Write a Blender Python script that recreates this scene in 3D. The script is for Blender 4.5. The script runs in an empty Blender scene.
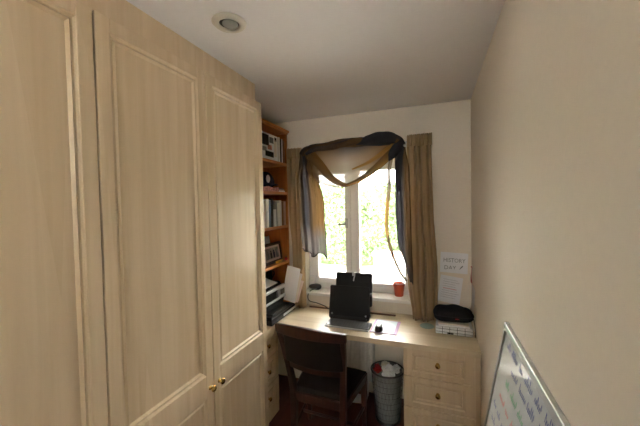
import bpy, bmesh, math, random
from mathutils import Vector, Matrix, noise
random.seed(7)
scene = bpy.context.scene
C = scene.collection

# ---------------------------------------------------------------- camera
F_PX, YAW, PITCH, ROLL, EYE = 308.1, 0.3585, -0.0296, -0.0192, 1.67
fw = Vector((-math.sin(YAW)*math.cos(PITCH), math.cos(YAW)*math.cos(PITCH), math.sin(PITCH)))
rt = fw.cross(Vector((0, 0, 1))).normalized(); up = rt.cross(fw)
r2 = math.cos(ROLL)*rt + math.sin(ROLL)*up; u2 = -math.sin(ROLL)*rt + math.cos(ROLL)*up
cam = bpy.data.cameras.new('camera'); cam_o = bpy.data.objects.new('camera', cam); C.objects.link(cam_o)
M4 = Matrix((r2, u2, -fw)).transposed().to_4x4(); M4.translation = (0, 0, EYE)
cam_o.matrix_world = M4
cam.sensor_width = 36; cam.lens = F_PX/640*36; cam.clip_start = 0.02
scene.camera = cam_o
# ---------------------------------------------------------------- world and exposure
w = bpy.data.worlds.new('overcast_sky'); scene.world = w; w.use_nodes = True
bg = w.node_tree.nodes['Background']
bg.inputs[0].default_value = (1.0, 0.955, 0.91, 1); bg.inputs[1].default_value = 1.0
scene.view_settings.view_transform = 'Standard'; scene.view_settings.look = 'None'
scene.view_settings.exposure = 5.12; scene.view_settings.gamma = 1.0
scene.view_settings.use_curve_mapping = False

# ---------------------------------------------------------------- materials
def mat(name, col, rough=0.6, metal=0.0, spec=0.5, noise_s=None, noise_a=0.0, bump=0.0, stretch=(1, 1, 1), coat=0.0, trans=0.0, alpha=1.0, emit=None):
    m = bpy.data.materials.new(name); m.use_nodes = True
    nt = m.node_tree; b = nt.nodes['Principled BSDF']
    b.inputs['Base Color'].default_value = (*col, 1); b.inputs['Roughness'].default_value = rough
    b.inputs['Metallic'].default_value = metal; b.inputs['Specular IOR Level'].default_value = spec
    b.inputs['Coat Weight'].default_value = coat; b.inputs['Transmission Weight'].default_value = trans
    b.inputs['Alpha'].default_value = alpha
    if noise_s:
        tc = nt.nodes.new('ShaderNodeTexCoord'); mp = nt.nodes.new('ShaderNodeMapping')
        mp.inputs['Scale'].default_value = stretch
        n = nt.nodes.new('ShaderNodeTexNoise'); n.inputs['Scale'].default_value = noise_s; n.inputs['Detail'].default_value = 5
        nt.links.new(tc.outputs['Object'], mp.inputs[0]); nt.links.new(mp.outputs[0], n.inputs['Vector'])
        if noise_a:
            r = nt.nodes.new('ShaderNodeValToRGB')
            r.color_ramp.elements[0].position = 0.3; r.color_ramp.elements[1].position = 0.7
            r.color_ramp.elements[0].color = (*[c*(1-noise_a) for c in col], 1)
            r.color_ramp.elements[1].color = (*[min(1, c*(1+noise_a)) for c in col], 1)
            nt.links.new(n.outputs['Fac'], r.inputs[0]); nt.links.new(r.outputs[0], b.inputs['Base Color'])
        if bump:
            bp = nt.nodes.new('ShaderNodeBump'); bp.inputs['Strength'].default_value = bump; bp.inputs['Distance'].default_value = 0.005
            nt.links.new(n.outputs['Fac'], bp.inputs['Height']); nt.links.new(bp.outputs[0], b.inputs['Normal'])
    return m

def wood(name, c0, c1, rough, axis='Z', scale=1.0, strips=True, coat=0.0):
    """fine straight grain along one axis with broad strips of slightly different tone"""
    m = bpy.data.materials.new(name); m.use_nodes = True
    nt = m.node_tree; b = nt.nodes['Principled BSDF']; L = nt.links.new
    tc = nt.nodes.new('ShaderNodeTexCoord')
    mp = nt.nodes.new('ShaderNodeMapping')
    s = {'X': (1.2, 22, 22), 'Y': (22, 1.2, 22), 'Z': (22, 22, 1.2)}[axis]
    mp.inputs['Scale'].default_value = [k*scale for k in s]
    n = nt.nodes.new('ShaderNodeTexNoise'); n.inputs['Scale'].default_value = 2.0; n.inputs['Detail'].default_value = 6; n.inputs['Distortion'].default_value = 0.6
    L(tc.outputs['Object'], mp.inputs[0]); L(mp.outputs[0], n.inputs['Vector'])
    mp2 = nt.nodes.new('ShaderNodeMapping')
    s2 = {'X': (0.5, 9, 9), 'Y': (9, 0.5, 9), 'Z': (9, 9, 0.5)}[axis]
    mp2.inputs['Scale'].default_value = [k*scale for k in s2]
    v = nt.nodes.new('ShaderNodeTexVoronoi'); v.inputs['Scale'].default_value = 1.3
    L(tc.outputs['Object'], mp2.inputs[0]); L(mp2.outputs[0], v.inputs['Vector'])
    sep = nt.nodes.new('ShaderNodeSeparateColor'); L(v.outputs['Color'], sep.inputs[0])
    mx = nt.nodes.new('ShaderNodeMath'); mx.operation = 'MULTIPLY_ADD'
    mx.inputs[1].default_value = 0.35 if strips else 0.0
    L(sep.outputs[0], mx.inputs[0]); L(n.outputs['Fac'], mx.inputs[2])
    r = nt.nodes.new('ShaderNodeValToRGB'); r.color_ramp.elements[0].position = 0.35; r.color_ramp.elements[1].position = 0.95
    r.color_ramp.elements[0].color = (*c0, 1); r.color_ramp.elements[1].color = (*c1, 1)
    L(mx.outputs[0], r.inputs[0]); L(r.outputs[0], b.inputs['Base Color'])
    b.inputs['Roughness'].default_value = rough; b.inputs['Coat Weight'].default_value = coat
    b.inputs['Coat Roughness'].default_value = 0.25
    return m

def sheer(name, opacity):
    m = bpy.data.materials.new(name); m.use_nodes = True
    nt = m.node_tree; L = nt.links.new
    nt.nodes.remove(nt.nodes['Principled BSDF']); out = nt.nodes['Material Output']
    at = nt.nodes.new('ShaderNodeAttribute'); at.attribute_name = 'dye'
    d = nt.nodes.new('ShaderNodeBsdfDiffuse'); t = nt.nodes.new('ShaderNodeBsdfTranslucent'); tr = nt.nodes.new('ShaderNodeBsdfTransparent')
    L(at.outputs['Color'], d.inputs[0]); L(at.outputs['Color'], t.inputs[0])
    m1 = nt.nodes.new('ShaderNodeMixShader'); m1.inputs[0].default_value = 0.30
    L(d.outputs[0], m1.inputs[1]); L(t.outputs[0], m1.inputs[2])
    m2 = nt.nodes.new('ShaderNodeMixShader')
    ma = nt.nodes.new('ShaderNodeMath'); ma.operation = 'MULTIPLY'; ma.inputs[1].default_value = opacity
    L(at.outputs['Alpha'], ma.inputs[0]); L(ma.outputs[0], m2.inputs[0])
    L(tr.outputs[0], m2.inputs[1]); L(m1.outputs[0], m2.inputs[2]); L(m2.outputs[0], out.inputs[0])
    return m

def cloth_mat(name, col, trans=0.25):
    m = bpy.data.materials.new(name); m.use_nodes = True
    nt = m.node_tree; L = nt.links.new; out = nt.nodes['Material Output']
    b = nt.nodes['Principled BSDF']; b.inputs['Base Color'].default_value = (*col, 1); b.inputs['Roughness'].default_value = 0.85
    b.inputs['Sheen Weight'].default_value = 0.15
    t = nt.nodes.new('ShaderNodeBsdfTranslucent'); t.inputs[0].default_value = (*col, 1)
    mx = nt.nodes.new('ShaderNodeMixShader'); mx.inputs[0].default_value = trans
    L(b.outputs[0], mx.inputs[1]); L(t.outputs[0], mx.inputs[2]); L(mx.outputs[0], out.inputs[0])
    return m

M = {}
M['wall'] = mat('wall_cream_paint', (0.82, 0.745, 0.64), 0.75, noise_s=60, noise_a=0.012, bump=0.03)
M['ceiling'] = mat('ceiling_white_paint', (0.84, 0.825, 0.825), 0.85, noise_s=50, noise_a=0.01, bump=0.02)
M['floor'] = wood('floor_red_brown_wood', (0.085, 0.022, 0.012), (0.14, 0.04, 0.022), 0.45, 'Y', 0.6)
M['maple'] = wood('maple_foil', (0.61, 0.455, 0.28), (0.74, 0.59, 0.405), 0.42, 'Z', 0.55)
M['maple_x'] = wood('maple_worktop', (0.62, 0.485, 0.31), (0.75, 0.62, 0.43), 0.38, 'X', 0.55)
M['pine'] = wood('orange_pine', (0.46, 0.145, 0.03), (0.66, 0.255, 0.06), 0.4, 'Y', 1.0)
M['pine_z'] = wood('orange_pine_upright', (0.46, 0.145, 0.03), (0.66, 0.255, 0.06), 0.4, 'Z', 1.0)
M['mahog'] = wood('dark_mahogany', (0.035, 0.010, 0.006), (0.075, 0.021, 0.011), 0.35, 'Z', 1.2, strips=False)
M['leather'] = mat('black_leather', (0.013, 0.010, 0.009), 0.45, spec=0.2, noise_s=180, noise_a=0.1, bump=0.15)
M['upvc'] = mat('white_upvc', (0.90, 0.90, 0.90), 0.3)
M['sill'] = mat('sill_white_gloss', (0.88, 0.86, 0.82), 0.3)
M['brass'] = mat('polished_brass', (0.62, 0.42, 0.13), 0.22, 1.0)
M['black'] = mat('black_plastic', (0.012, 0.012, 0.013), 0.32)
M['matt'] = mat('black_matt', (0.010, 0.010, 0.011), 0.5, spec=0.2)
M['nylon'] = mat('black_nylon', (0.006, 0.006, 0.007), 0.8, spec=0.15, noise_s=300, noise_a=0.2, bump=0.2)
M['key'] = mat('dark_keys', (0.20, 0.21, 0.235), 0.25)
M['silver'] = mat('silver_plastic', (0.55, 0.56, 0.58), 0.3, 0.6)
M['steel'] = mat('brushed_aluminium', (0.62, 0.63, 0.64), 0.35, 0.9)
M['paper'] = mat('white_paper', (0.86, 0.87, 0.90), 0.8)
M['paper_w'] = mat('cream_paper', (0.76, 0.70, 0.62), 0.8)
M['paper_p'] = mat('pinkish_paper', (0.70, 0.55, 0.50), 0.8)
M['pages'] = mat('book_pages', (0.75, 0.70, 0.60), 0.9)
M['board'] = mat('whiteboard_enamel', (0.70, 0.73, 0.75), 0.08)
M['ink_blue'] = mat('blue_marker', (0.05, 0.07, 0.30), 0.4)
M['ink_green'] = mat('green_marker', (0.10, 0.42, 0.20), 0.4)
M['ink_red'] = mat('red_marker', (0.62, 0.14, 0.14), 0.4)
M['ink_grey'] = mat('grey_pencil', (0.30, 0.31, 0.32), 0.7)
M['pot'] = mat('orange_red_plastic', (0.62, 0.085, 0.03), 0.35)
M['red'] = mat('red_fabric', (0.42, 0.015, 0.02), 0.6)
M['soil'] = mat('potting_soil', (0.05, 0.035, 0.025), 0.95, noise_s=80, noise_a=0.4, bump=0.5)
M['rad'] = mat('radiator_enamel', (0.70, 0.70, 0.69), 0.35)
M['wire'] = mat('grey_wire', (0.10, 0.10, 0.105), 0.4, 0.7)
M['liner'] = mat('clear_liner', (0.40, 0.41, 0.43), 0.35, alpha=0.5)
M['curtain'] = cloth_mat('beige_curtain_cloth', (0.50, 0.345, 0.19), 0.25)
M['sheer'] = sheer('dyed_voile', 1.0)
M['teal'] = mat('teal_disc', (0.36, 0.47, 0.43), 0.3)
M['glassy'] = mat('bulb_glass', (0.34, 0.35, 0.35), 0.2)
M['cream_pl'] = mat('cream_metal', (0.62, 0.58, 0.49), 0.4)
M['dark'] = mat('dark_recess', (0.02, 0.02, 0.02), 0.8)
M['brown'] = mat('brown_slot_lining', (0.16, 0.085, 0.04), 0.6)
M['navy'] = mat('navy_cotton', (0.012, 0.018, 0.05), 0.8, noise_s=200, noise_a=0.15, bump=0.1)
M['pinkcloth'] = mat('pink_print_cloth', (0.62, 0.30, 0.24), 0.85, noise_s=60, noise_a=0.5)
M['yellow'] = mat('amber_plastic', (0.75, 0.36, 0.03), 0.35)
M['matpad'] = mat('pale_blue_pad', (0.66, 0.76, 0.82), 0.5)
M['lilac'] = mat('lilac_edge', (0.50, 0.26, 0.50), 0.5)
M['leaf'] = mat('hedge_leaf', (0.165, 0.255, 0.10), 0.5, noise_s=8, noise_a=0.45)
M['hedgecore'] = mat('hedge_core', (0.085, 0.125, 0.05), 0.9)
M['render'] = mat('white_render', (0.78, 0.76, 0.74), 0.85, noise_s=30, noise_a=0.03)
M['coping'] = mat('pink_brick_coping', (0.60, 0.36, 0.28), 0.85, noise_s=30, noise_a=0.15)
M['patio'] = mat('pale_patio', (0.58, 0.56, 0.53), 0.85, noise_s=6, noise_a=0.08)
M['grid_white'] = mat('white_gridded_card', (0.72, 0.72, 0.75), 0.5)
M['screen'] = mat('dark_glass', (0.01, 0.011, 0.014), 0.08)
M['photo'] = mat('faded_photo_print', (0.30, 0.27, 0.24), 0.3, noise_s=28, noise_a=0.75)
M['frame'] = mat('dark_brown_frame', (0.045, 0.02, 0.012), 0.4)

def glass_mat():
    m = bpy.data.materials.new('window_glass'); m.use_nodes = True
    nt = m.node_tree; L = nt.links.new; nt.nodes.remove(nt.nodes['Principled BSDF'])
    t = nt.nodes.new('ShaderNodeBsdfTransparent'); t.inputs[0].default_value = (0.96, 0.98, 0.97, 1)
    g = nt.nodes.new('ShaderNodeBsdfGlossy'); g.inputs['Roughness'].default_value = 0.02
    fr = nt.nodes.new('ShaderNodeFresnel'); fr.inputs[0].default_value = 1.45
    mx = nt.nodes.new('ShaderNodeMixShader')
    L(fr.outputs[0], mx.inputs[0]); L(t.outputs[0], mx.inputs[1]); L(g.outputs[0], mx.inputs[2]); L(mx.outputs[0], nt.nodes['Material Output'].inputs[0])
    return m
M['glass'] = glass_mat()

# ---------------------------------------------------------------- helpers
def obj(name, bm, m, parent=None, smooth=False, bevel=0.0, seg=2, solid=0.0, sub=0):
    if isinstance(bm, bmesh.types.BMesh):
        me = bpy.data.meshes.new(name); bmesh.ops.recalc_face_normals(bm, faces=bm.faces) ; bm.to_mesh(me); bm.free()
    else: me = bm
    o = bpy.data.objects.new(name, me); C.objects.link(o)
    for k in (m if isinstance(m, (list, tuple)) else [m]): me.materials.append(M[k])
    if smooth:
        for p in me.polygons: p.use_smooth = True
    if solid:
        md = o.modifiers.new('solid', 'SOLIDIFY'); md.thickness = solid; md.offset = 0
    if sub:
        md = o.modifiers.new('sub', 'SUBSURF'); md.levels = sub; md.render_levels = sub
    if bevel:
        md = o.modifiers.new('bev', 'BEVEL'); md.width = bevel; md.segments = seg; md.limit_method = 'ANGLE'
    if parent is not None:
        o.parent = parent; o.matrix_parent_inverse = world_inv(parent)
    return o
def world_inv(p):
    m = p.matrix_basis.copy()
    if p.parent: m = world_mat(p.parent) @ p.matrix_parent_inverse @ m
    return m.inverted()
def world_mat(p):
    m = p.matrix_basis.copy()
    if p.parent: m = world_mat(p.parent) @ p.matrix_parent_inverse @ m
    return m
def tag(o, label, cat, group=None, kind=None):
    o['label'] = label; o['category'] = cat
    if group: o['group'] = group
    if kind: o['kind'] = kind
    return o
def thing(name, label, cat, loc, group=None, kind=None):
    o = bpy.data.objects.new(name, None); C.objects.link(o); o.location = loc; o.empty_display_size = 0.05
    return tag(o, label, cat, group, kind)
def NB(): return bmesh.new()
def box(bm, x0, x1, y0, y1, z0, z1, mi=0, mtx=None):
    vs = [bm.verts.new((x, y, z)) for z in (z0, z1) for y in (y0, y1) for x in (x0, x1)]
    for f in ((0, 2, 3, 1), (4, 5, 7, 6), (0, 1, 5, 4), (2, 6, 7, 3), (0, 4, 6, 2), (1, 3, 7, 5)):
        bm.faces.new([vs[i] for i in f]).material_index = mi
    if mtx: bmesh.ops.transform(bm, matrix=mtx, verts=vs)
    return vs
def bx(*a, **k):
    b = NB(); box(b, *a, **k); return b
def lathe(bm, prof, c, axis='Z', n=24, mi=0):
    """prof: list of (radius, height along axis) from c"""
    rings = []
    for r, h in prof:
        ring = []
        for i in range(n):
            a = 2*math.pi*i/n; p = (r*math.cos(a), r*math.sin(a), h)
            if axis == 'X': p = (h, p[0], p[1])
            if axis == 'Y': p = (p[0], h, p[1])
            if axis == '-Y': p = (p[0], -h, p[1])
            ring.append(bm.verts.new(Vector(c) + Vector(p)))
        rings.append(ring)
    for a, b in zip(rings, rings[1:]):
        for i in range(n): bm.faces.new((a[i], a[(i+1) % n], b[(i+1) % n], b[i])).material_index = mi
    for ring in (rings[0], rings[-1]):
        try: bm.faces.new(ring).material_index = mi
        except ValueError: pass
def tube(bm, pts, rad, n=10, cap=True, mi=0, flat=1.0):
    """swept tube; rad a number or list; flat squashes in the world Y direction"""
    pts = [Vector(p) for p in pts]; rings = []; prev = None
    for i, p in enumerate(pts):
        d = (pts[min(i+1, len(pts)-1)] - pts[max(i-1, 0)]).normalized()
        if prev is None:
            a = d.cross(Vector((0, 0, 1)))
            if a.length < 0.1: a = d.cross(Vector((1, 0, 0)))
        else: a = prev - d*prev.dot(d)
        a.normalize(); prev = a; b = d.cross(a)
        r = rad[i] if isinstance(rad, (list, tuple)) else rad
        ring = []
        for k in range(n):
            t = 2*math.pi*k/n; q = r*(a*math.cos(t) + b*math.sin(t)); q.y *= flat
            ring.append(bm.verts.new(p + q))
        rings.append(ring)
    for a, b in zip(rings, rings[1:]):
        for k in range(n): bm.faces.new((a[k], a[(k+1) % n], b[(k+1) % n], b[k])).material_index = mi
    if cap:
        bm.faces.new(rings[0]).material_index = mi; bm.faces.new(rings[-1]).material_index = mi
def grid(bm, fn, nu, nv, layer=None):
    if layer: bm.verts.layers.float_color.new(layer)
    vs = [[bm.verts.new(fn(i/nu, j/nv)) for i in range(nu+1)] for j in range(nv+1)]
    for j in range(nv):
        for i in range(nu): bm.faces.new((vs[j][i], vs[j][i+1], vs[j+1][i+1], vs[j+1][i]))
    return vs
def lerp(a, b, t): return a + (b-a)*t
def curve(tab, t):
    """piecewise smooth lookup in [(t, v), ...]"""
    if t <= tab[0][0]: return tab[0][1]
    for (a, va), (b, vb) in zip(tab, tab[1:]):
        if t <= b:
            k = (t-a)/(b-a); k = k*k*(3-2*k); return va + (vb-va)*k
    return tab[-1][1]
def smooth_path(pts, n=8):
    out = []
    P = [Vector(p) for p in pts]
    for i in range(len(P)-1):
        p0 = P[max(i-1, 0)]; p1 = P[i]; p2 = P[i+1]; p3 = P[min(i+2, len(P)-1)]
        for k in range(n):
            t = k/n
            out.append(0.5*((2*p1) + (p2-p0)*t + (2*p0-5*p1+4*p2-p3)*t*t + (3*p1-p0-3*p2+p3)*t**3))
    out.append(P[-1]); return out

# ---------------------------------------------------------------- the room
XR, YB, ZC, XL, YR = 0.26, 2.645, 2.45, -1.62, -1.25
OX0, OX1, OZ0, OZ1 = -1.165, -0.165, 0.823, 2.05          # window opening
YO = 2.95                                                 # outer face of the window wall
def struct(name, bm, m, label, cat, **k):
    return tag(obj(name, bm, m, **k), label, cat, kind='structure')
struct('floor', bx(XL-0.1, XR+0.1, YR-0.1, YO, -0.06, 0), 'floor', 'dark red-brown wooden floor under the desk', 'floor')
struct('ceiling', bx(XL-0.1, XR+0.1, YR-0.1, YO, ZC, ZC+0.1), 'ceiling', 'plain white painted ceiling', 'ceiling')
struct('wall_right', bx(XR, XR+0.1, YR-0.1, YO, 0, ZC), 'wall', 'bare cream wall beside the whiteboard', 'wall')
struct('wall_left', bx(XL-0.1, XL, YR-0.1, YO, 0, ZC), 'wall', 'cream wall behind the wardrobes and bookcase', 'wall')
b = NB()
box(b, XL, OX0, YB, YO, 0, ZC); box(b, OX1, XR, YB, YO, 0, ZC)
box(b, OX0, OX1, YB, YO, 0, OZ0); box(b, OX0, OX1, YB, YO, OZ1, ZC)
struct('wall_back', b, 'wall', 'cream wall around the window', 'wall')
RX0, RX1, RZ0, RZ1 = -0.46, 0.18, 1.92, 2.36               # unseen window added behind the camera as fill light for the back wall
b = NB()
box(b, XL, RX0, YR-0.1, YR, 0, ZC); box(b, RX1, XR, YR-0.1, YR, 0, ZC); box(b, RX0, RX1, YR-0.1, YR, 0, RZ0); box(b, RX0, RX1, YR-0.1, YR, RZ1, ZC)
struct('wall_rear', b, 'wall', 'cream wall with an added fill-light window behind the viewer', 'wall')
w2 = thing('added_fill_window', 'small high-level window added behind the viewer for fill light', 'window', (-0.14, YR-0.05, RZ0), kind='structure')
b = NB(); box(b, RX0, RX0+0.04, YR-0.07, YR-0.03, RZ0, RZ1); box(b, RX1-0.04, RX1, YR-0.07, YR-0.03, RZ0, RZ1)
box(b, RX0+0.04, RX1-0.04, YR-0.07, YR-0.03, RZ0, RZ0+0.04); box(b, RX0+0.04, RX1-0.04, YR-0.07, YR-0.03, RZ1-0.04, RZ1)
obj('window_frame', b, 'upvc', w2)
obj('pane', bx(RX0+0.036, RX1-0.036, YR-0.053, YR-0.047, RZ0+0.036, RZ1-0.036), 'glass', w2)

# ---- window
YW0, YW1 = 2.785, 2.85
win = thing('window_1', 'white plastic two-light casement window over the desk', 'window', ((OX0+OX1)/2, YW0, OZ0), kind='structure')
ZS = 0.853
b = NB(); fz0, fz1 = ZS, OZ1; fx0, fx1 = OX0, OX1
box(b, fx0, fx0+0.05, YW0, YW1, fz0, fz1); box(b, fx1-0.055, fx1, YW0, YW1, fz0, fz1)
box(b, fx0+0.05, fx1-0.055, YW0, YW1, fz0, fz0+0.055); box(b, fx0+0.05, fx1-0.055, YW0, YW1, fz1-0.05, fz1)
box(b, -0.738, -0.69, YW0, YW1, fz0+0.055, fz1-0.05)
obj('window_frame', b, 'upvc', win, bevel=0.006)
def sash(x0, x1, t, name):
    z0, z1 = fz0+0.055, fz1-0.05
    b = NB(); ya, yb_ = YW0-0.018, YW1-0.012
    box(b, x0, x0+t, ya, yb_, z0, z1); box(b, x1-t, x1, ya, yb_, z0, z1)
    box(b, x0+t, x1-t, ya, yb_, z0, z0+t); box(b, x0+t, x1-t, ya, yb_, z1-t, z1)
    s = obj(name, b, 'upvc', win, bevel=0.007)
    obj('pane', bx(x0+t-0.005, x1-t+0.005, 2.815, 2.821, z0+t-0.005, z1-t+0.005), 'glass', s)
    return s
sL = sash(fx0+0.05, -0.738, 0.052, 'sash'); sR = sash(-0.69, fx1-0.055, 0.034, 'sash')
b = NB(); box(b, -0.79, -0.762, YW0-0.03, YW0-0.018, 1.44, 1.53); box(b, -0.80, -0.785+0.01, YW0-0.05, YW0-0.03, 1.47, 1.495)
box(b, -0.85, -0.775, YW0-0.055, YW0-0.04, 1.465, 1.487)
hd = obj('window_handle', b, 'silver', sL, bevel=0.004); hd['label'] = 'silver window handle'
struct('window_sill', bx(OX0-0.0, OX1+0.0, YB-0.022, YW0+0.02, OZ0, ZS), 'sill', 'white window sill holding the orange pot', 'sill', bevel=0.006)

# ---- radiator below the window
rad = thing('radiator', 'white ribbed radiator under the desk below the window', 'radiator', (-0.83, 2.60, 0.0))
b = NB(); xs = -1.17
prof = []
while xs < -0.49: prof += [(xs, 2.575), (xs+0.008, 2.568), (xs+0.022, 2.568), (xs+0.03, 2.575)]; xs += 0.04
fr = [b.verts.new((x, y, z)) for z in (0.14, 0.62) for x, y in prof]; n = len(prof)
for i in range(n-1): b.faces.new((fr[i], fr[i+1], fr[n+i+1], fr[n+i]))
box(b, -1.17, prof[-1][0], 2.576, 2.615, 0.14, 0.62)
obj('panel', b, 'rad', rad)
obj('top_grille', bx(-1.175, prof[-1][0]+0.005, 2.566, 2.62, 0.62, 0.632), 'rad', rad, bevel=0.003)
b = NB(); tube(b, [(-1.1, 2.60, 0.0), (-1.1, 2.60, 0.15)], 0.008); obj('pipe', b, 'rad', rad)
b = NB(); tube(b, [(-0.56, 2.60, 0.0), (-0.56, 2.60, 0.15)], 0.008); obj('pipe', b, 'rad', rad)
for x in (-1.0, -0.7): obj('bracket', bx(x, x+0.04, 2.61, 2.645, 0.3, 0.5), 'rad', rad)

# ---------------------------------------------------------------- fitted furniture
def door_front(parent, name, axis, pos, a0, a1, z0, z1, panels, stile, thick=0.02, matn='maple'):
    """framed front with recessed moulded panels. axis 'X': faces +X at X=pos, spans Y a0..a1; axis 'Y': faces -Y at Y=pos, spans X."""
    def pt(a, d, z):                                       # d = depth behind the face
        return (pos-d, a, z) if axis == 'X' else (a, pos+d, z)
    b = NB()
    def slab(p0, p1, q0, q1, d0, d1):
        P = [pt(a, d, z) for z in (q0, q1) for d in (d0, d1) for a in (p0, p1)]
        vs = [b.verts.new(p) for p in P]
        for f in ((0, 2, 3, 1), (4, 5, 7, 6), (0, 1, 5, 4), (2, 6, 7, 3), (0, 4, 6, 2), (1, 3, 7, 5)): b.faces.new([vs[i] for i in f])
    ys = [z0] + [v for p in panels for v in p] + [z1]
    slab(a0, a0+stile, z0, z1, 0, thick); slab(a1-stile, a1, z0, z1, 0, thick)
    for i in range(0, len(ys), 2): slab(a0+stile, a1-stile, ys[i], ys[i+1], 0, thick)
    d = obj(name, b, matn, parent, bevel=0.003)
    for p0, p1 in panels:
        b = NB()
        q = [(0, 0.004), (0.006, 0.009), (0.012, 0.009), (0.018, 0.003), (0.026, 0.013), (0.034, 0.013)]
        rings = []
        for ins, dep in q:
            rings.append([b.verts.new(pt(a, dep, z)) for a, z in ((a0+stile+ins, p0+ins), (a1-stile-ins, p0+ins), (a1-stile-ins, p1-ins), (a0+stile+ins, p1-ins))])
        for r_, s_ in zip(rings, rings[1:]):
            for k in range(4): b.faces.new((r_[k], r_[(k+1) % 4], s_[(k+1) % 4], s_[k]))
        b.faces.new(rings[-1])
        bk = [b.verts.new(pt(a, thick-0.002, z)) for a, z in ((a0+stile, p0), (a1-stile, p0), (a1-stile, p1), (a0+stile, p1))]
        for k in range(4): b.faces.new((bk[k], bk[(k+1) % 4], rings[0][(k+1) % 4], rings[0][k]))
        obj('panel', b, matn, d)
    return d
def knob(parent, axis, c, s=1.0):
    b = NB()
    prof = [(0.001, 0), (0.011, 0), (0.011, 0.002), (0.006, 0.004), (0.0055, 0.012), (0.012, 0.016), (0.0155, 0.021), (0.0150, 0.026), (0.010, 0.030), (0.001, 0.031)]
    lathe(b, [(r*s, h*s) for r, h in prof], c, axis, 20)
    k = obj('knob', b, 'brass', parent, smooth=True); k['label'] = 'round brass knob'
    return k

XD, XW = -1.039, -1.062
def wardrobe(y0, y1, label, knob_y):
    t = thing('wardrobe', label, 'wardrobe', (-1.33, (y0+y1)/2, 0), 'fitted maple wardrobes')
    b = NB()
    box(b, XL+0.004, XW, y0, y0+0.018, 0.0, 2.325); box(b, XL+0.004, XW, y1-0.018, y1, 0.0, 2.325)
    box(b, XL+0.004, XW, y0+0.018, y1-0.018, 2.307, 2.325); box(b, XL+0.004, XW, y0+0.018, y1-0.018, 0.08, 0.1)
    box(b, XL+0.004, XL+0.014, y0+0.018, y1-0.018, 0.1, 2.307); box(b, XW-0.04, XW-0.02, y0+0.018, y1-0.018, 0, 0.08)
    obj('body', b, 'maple', t)
    mid = (y0+y1)/2
    for a0, a1, ky in ((y0+0.0015, mid-0.0028, knob_y[0]), (mid+0.0028, y1-0.0015, knob_y[1])):
        d = door_front(t, 'door', 'X', XD, a0, a1, 0.09, 2.32, [(0.145, 0.738), (0.852, 2.268)], 0.050)
        if ky: knob(d, 'X', (XD, ky, 0.78))
    return t
wardrobe(0.7055, 1.742, 'pale maple wardrobe with two brass knobs, next to the bookcase', (1.196, 1.262))
wardrobe(-0.336, 0.7015, 'pale maple wardrobe nearest the viewer, at the left picture edge', (0.15, 0.216))
struct('trim_1', bx(XL, XW-0.022, -0.336, 1.742, 2.325, ZC), 'maple', 'pale maple filler board between wardrobe doors and ceiling', 'trim', bevel=0.002)

# ---- worktop (L-shaped, with a heat slot at the back)
ZD, TT, YF = 0.73, 0.036, 2.10
b = NB()
sx0, sx1, sy0, sy1 = -1.10, -0.315, 2.565, 2.615
def plate(pts, z0, z1, bm):
    lo = [bm.verts.new((x, y, z0)) for x, y in pts]; hi = [bm.verts.new((x, y, z1)) for x, y in pts]
    n = len(pts); bm.faces.new(lo[::-1]); bm.faces.new(hi)
    for i in range(n): bm.faces.new((lo[i], lo[(i+1) % n], hi[(i+1) % n], hi[i]))
plate([(XL, 1.748), (-1.185, 1.748), (-1.185, YF), (XR, YF), (XR, sy0), (XL, sy0)], ZD-TT, ZD, b)
box(b, XL, XR, sy1, YB, ZD-TT, ZD); box(b, XL, sx0, sy0, sy1, ZD-TT, ZD); box(b, sx1, XR, sy0, sy1, ZD-TT, ZD)
wt = tag(obj('worktop', b, 'maple_x'), 'pale maple L-shaped desk worktop running under the window', 'worktop')
b = NB(); box(b, sx0, sx1, sy0, sy0+0.006, ZD-TT, ZD-0.002); box(b, sx0, sx1, sy1-0.006, sy1, ZD-TT, ZD-0.002); box(b, sx0, sx1, sy0+0.006, sy1-0.006, ZD-0.03, ZD-0.022)
sl = obj('heat_slot', b, 'brown', wt); sl['label'] = 'brown slot along the back of the worktop'

def pedestal_right():
    t = thing('drawer_unit', 'pale maple three-drawer unit under the right end of the desk', 'drawers', (0.01, 2.37, 0), 'desk drawer units')
    yf = 2.118
    x0, x1 = -0.212, 0.228
    b = NB(); zt = ZD-TT
    box(b, x0, x0+0.018, yf+0.02, YB, 0, zt); box(b, x1-0.018, x1, yf+0.02, YB, 0, zt)
    box(b, x0+0.018, x1-0.018, yf+0.02, YB, 0.07, 0.09); box(b, x0+0.018, x1-0.018, yf+0.06, yf+0.08, 0, 0.07)
    box(b, x0+0.018, x1-0.018, YB-0.02, YB-0.01, 0.09, zt)
    obj('body', b, 'maple', t)
    obj('filler_strip', bx(x1, XR, yf+0.012, yf+0.03, 0, zt), 'maple', t)
    for z0, z1 in ((0.503, 0.689), (0.293, 0.497), (0.085, 0.287)):
        d = door_front(t, 'drawer', 'Y', yf, x0+0.001, x1-0.002, z0, z1, [(z0+0.032, z1-0.038)], 0.058)
        knob(d, '-Y', (0.006, yf+0.010, (z0+z1)/2+0.004), 1.05)
pedestal_right()
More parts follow.
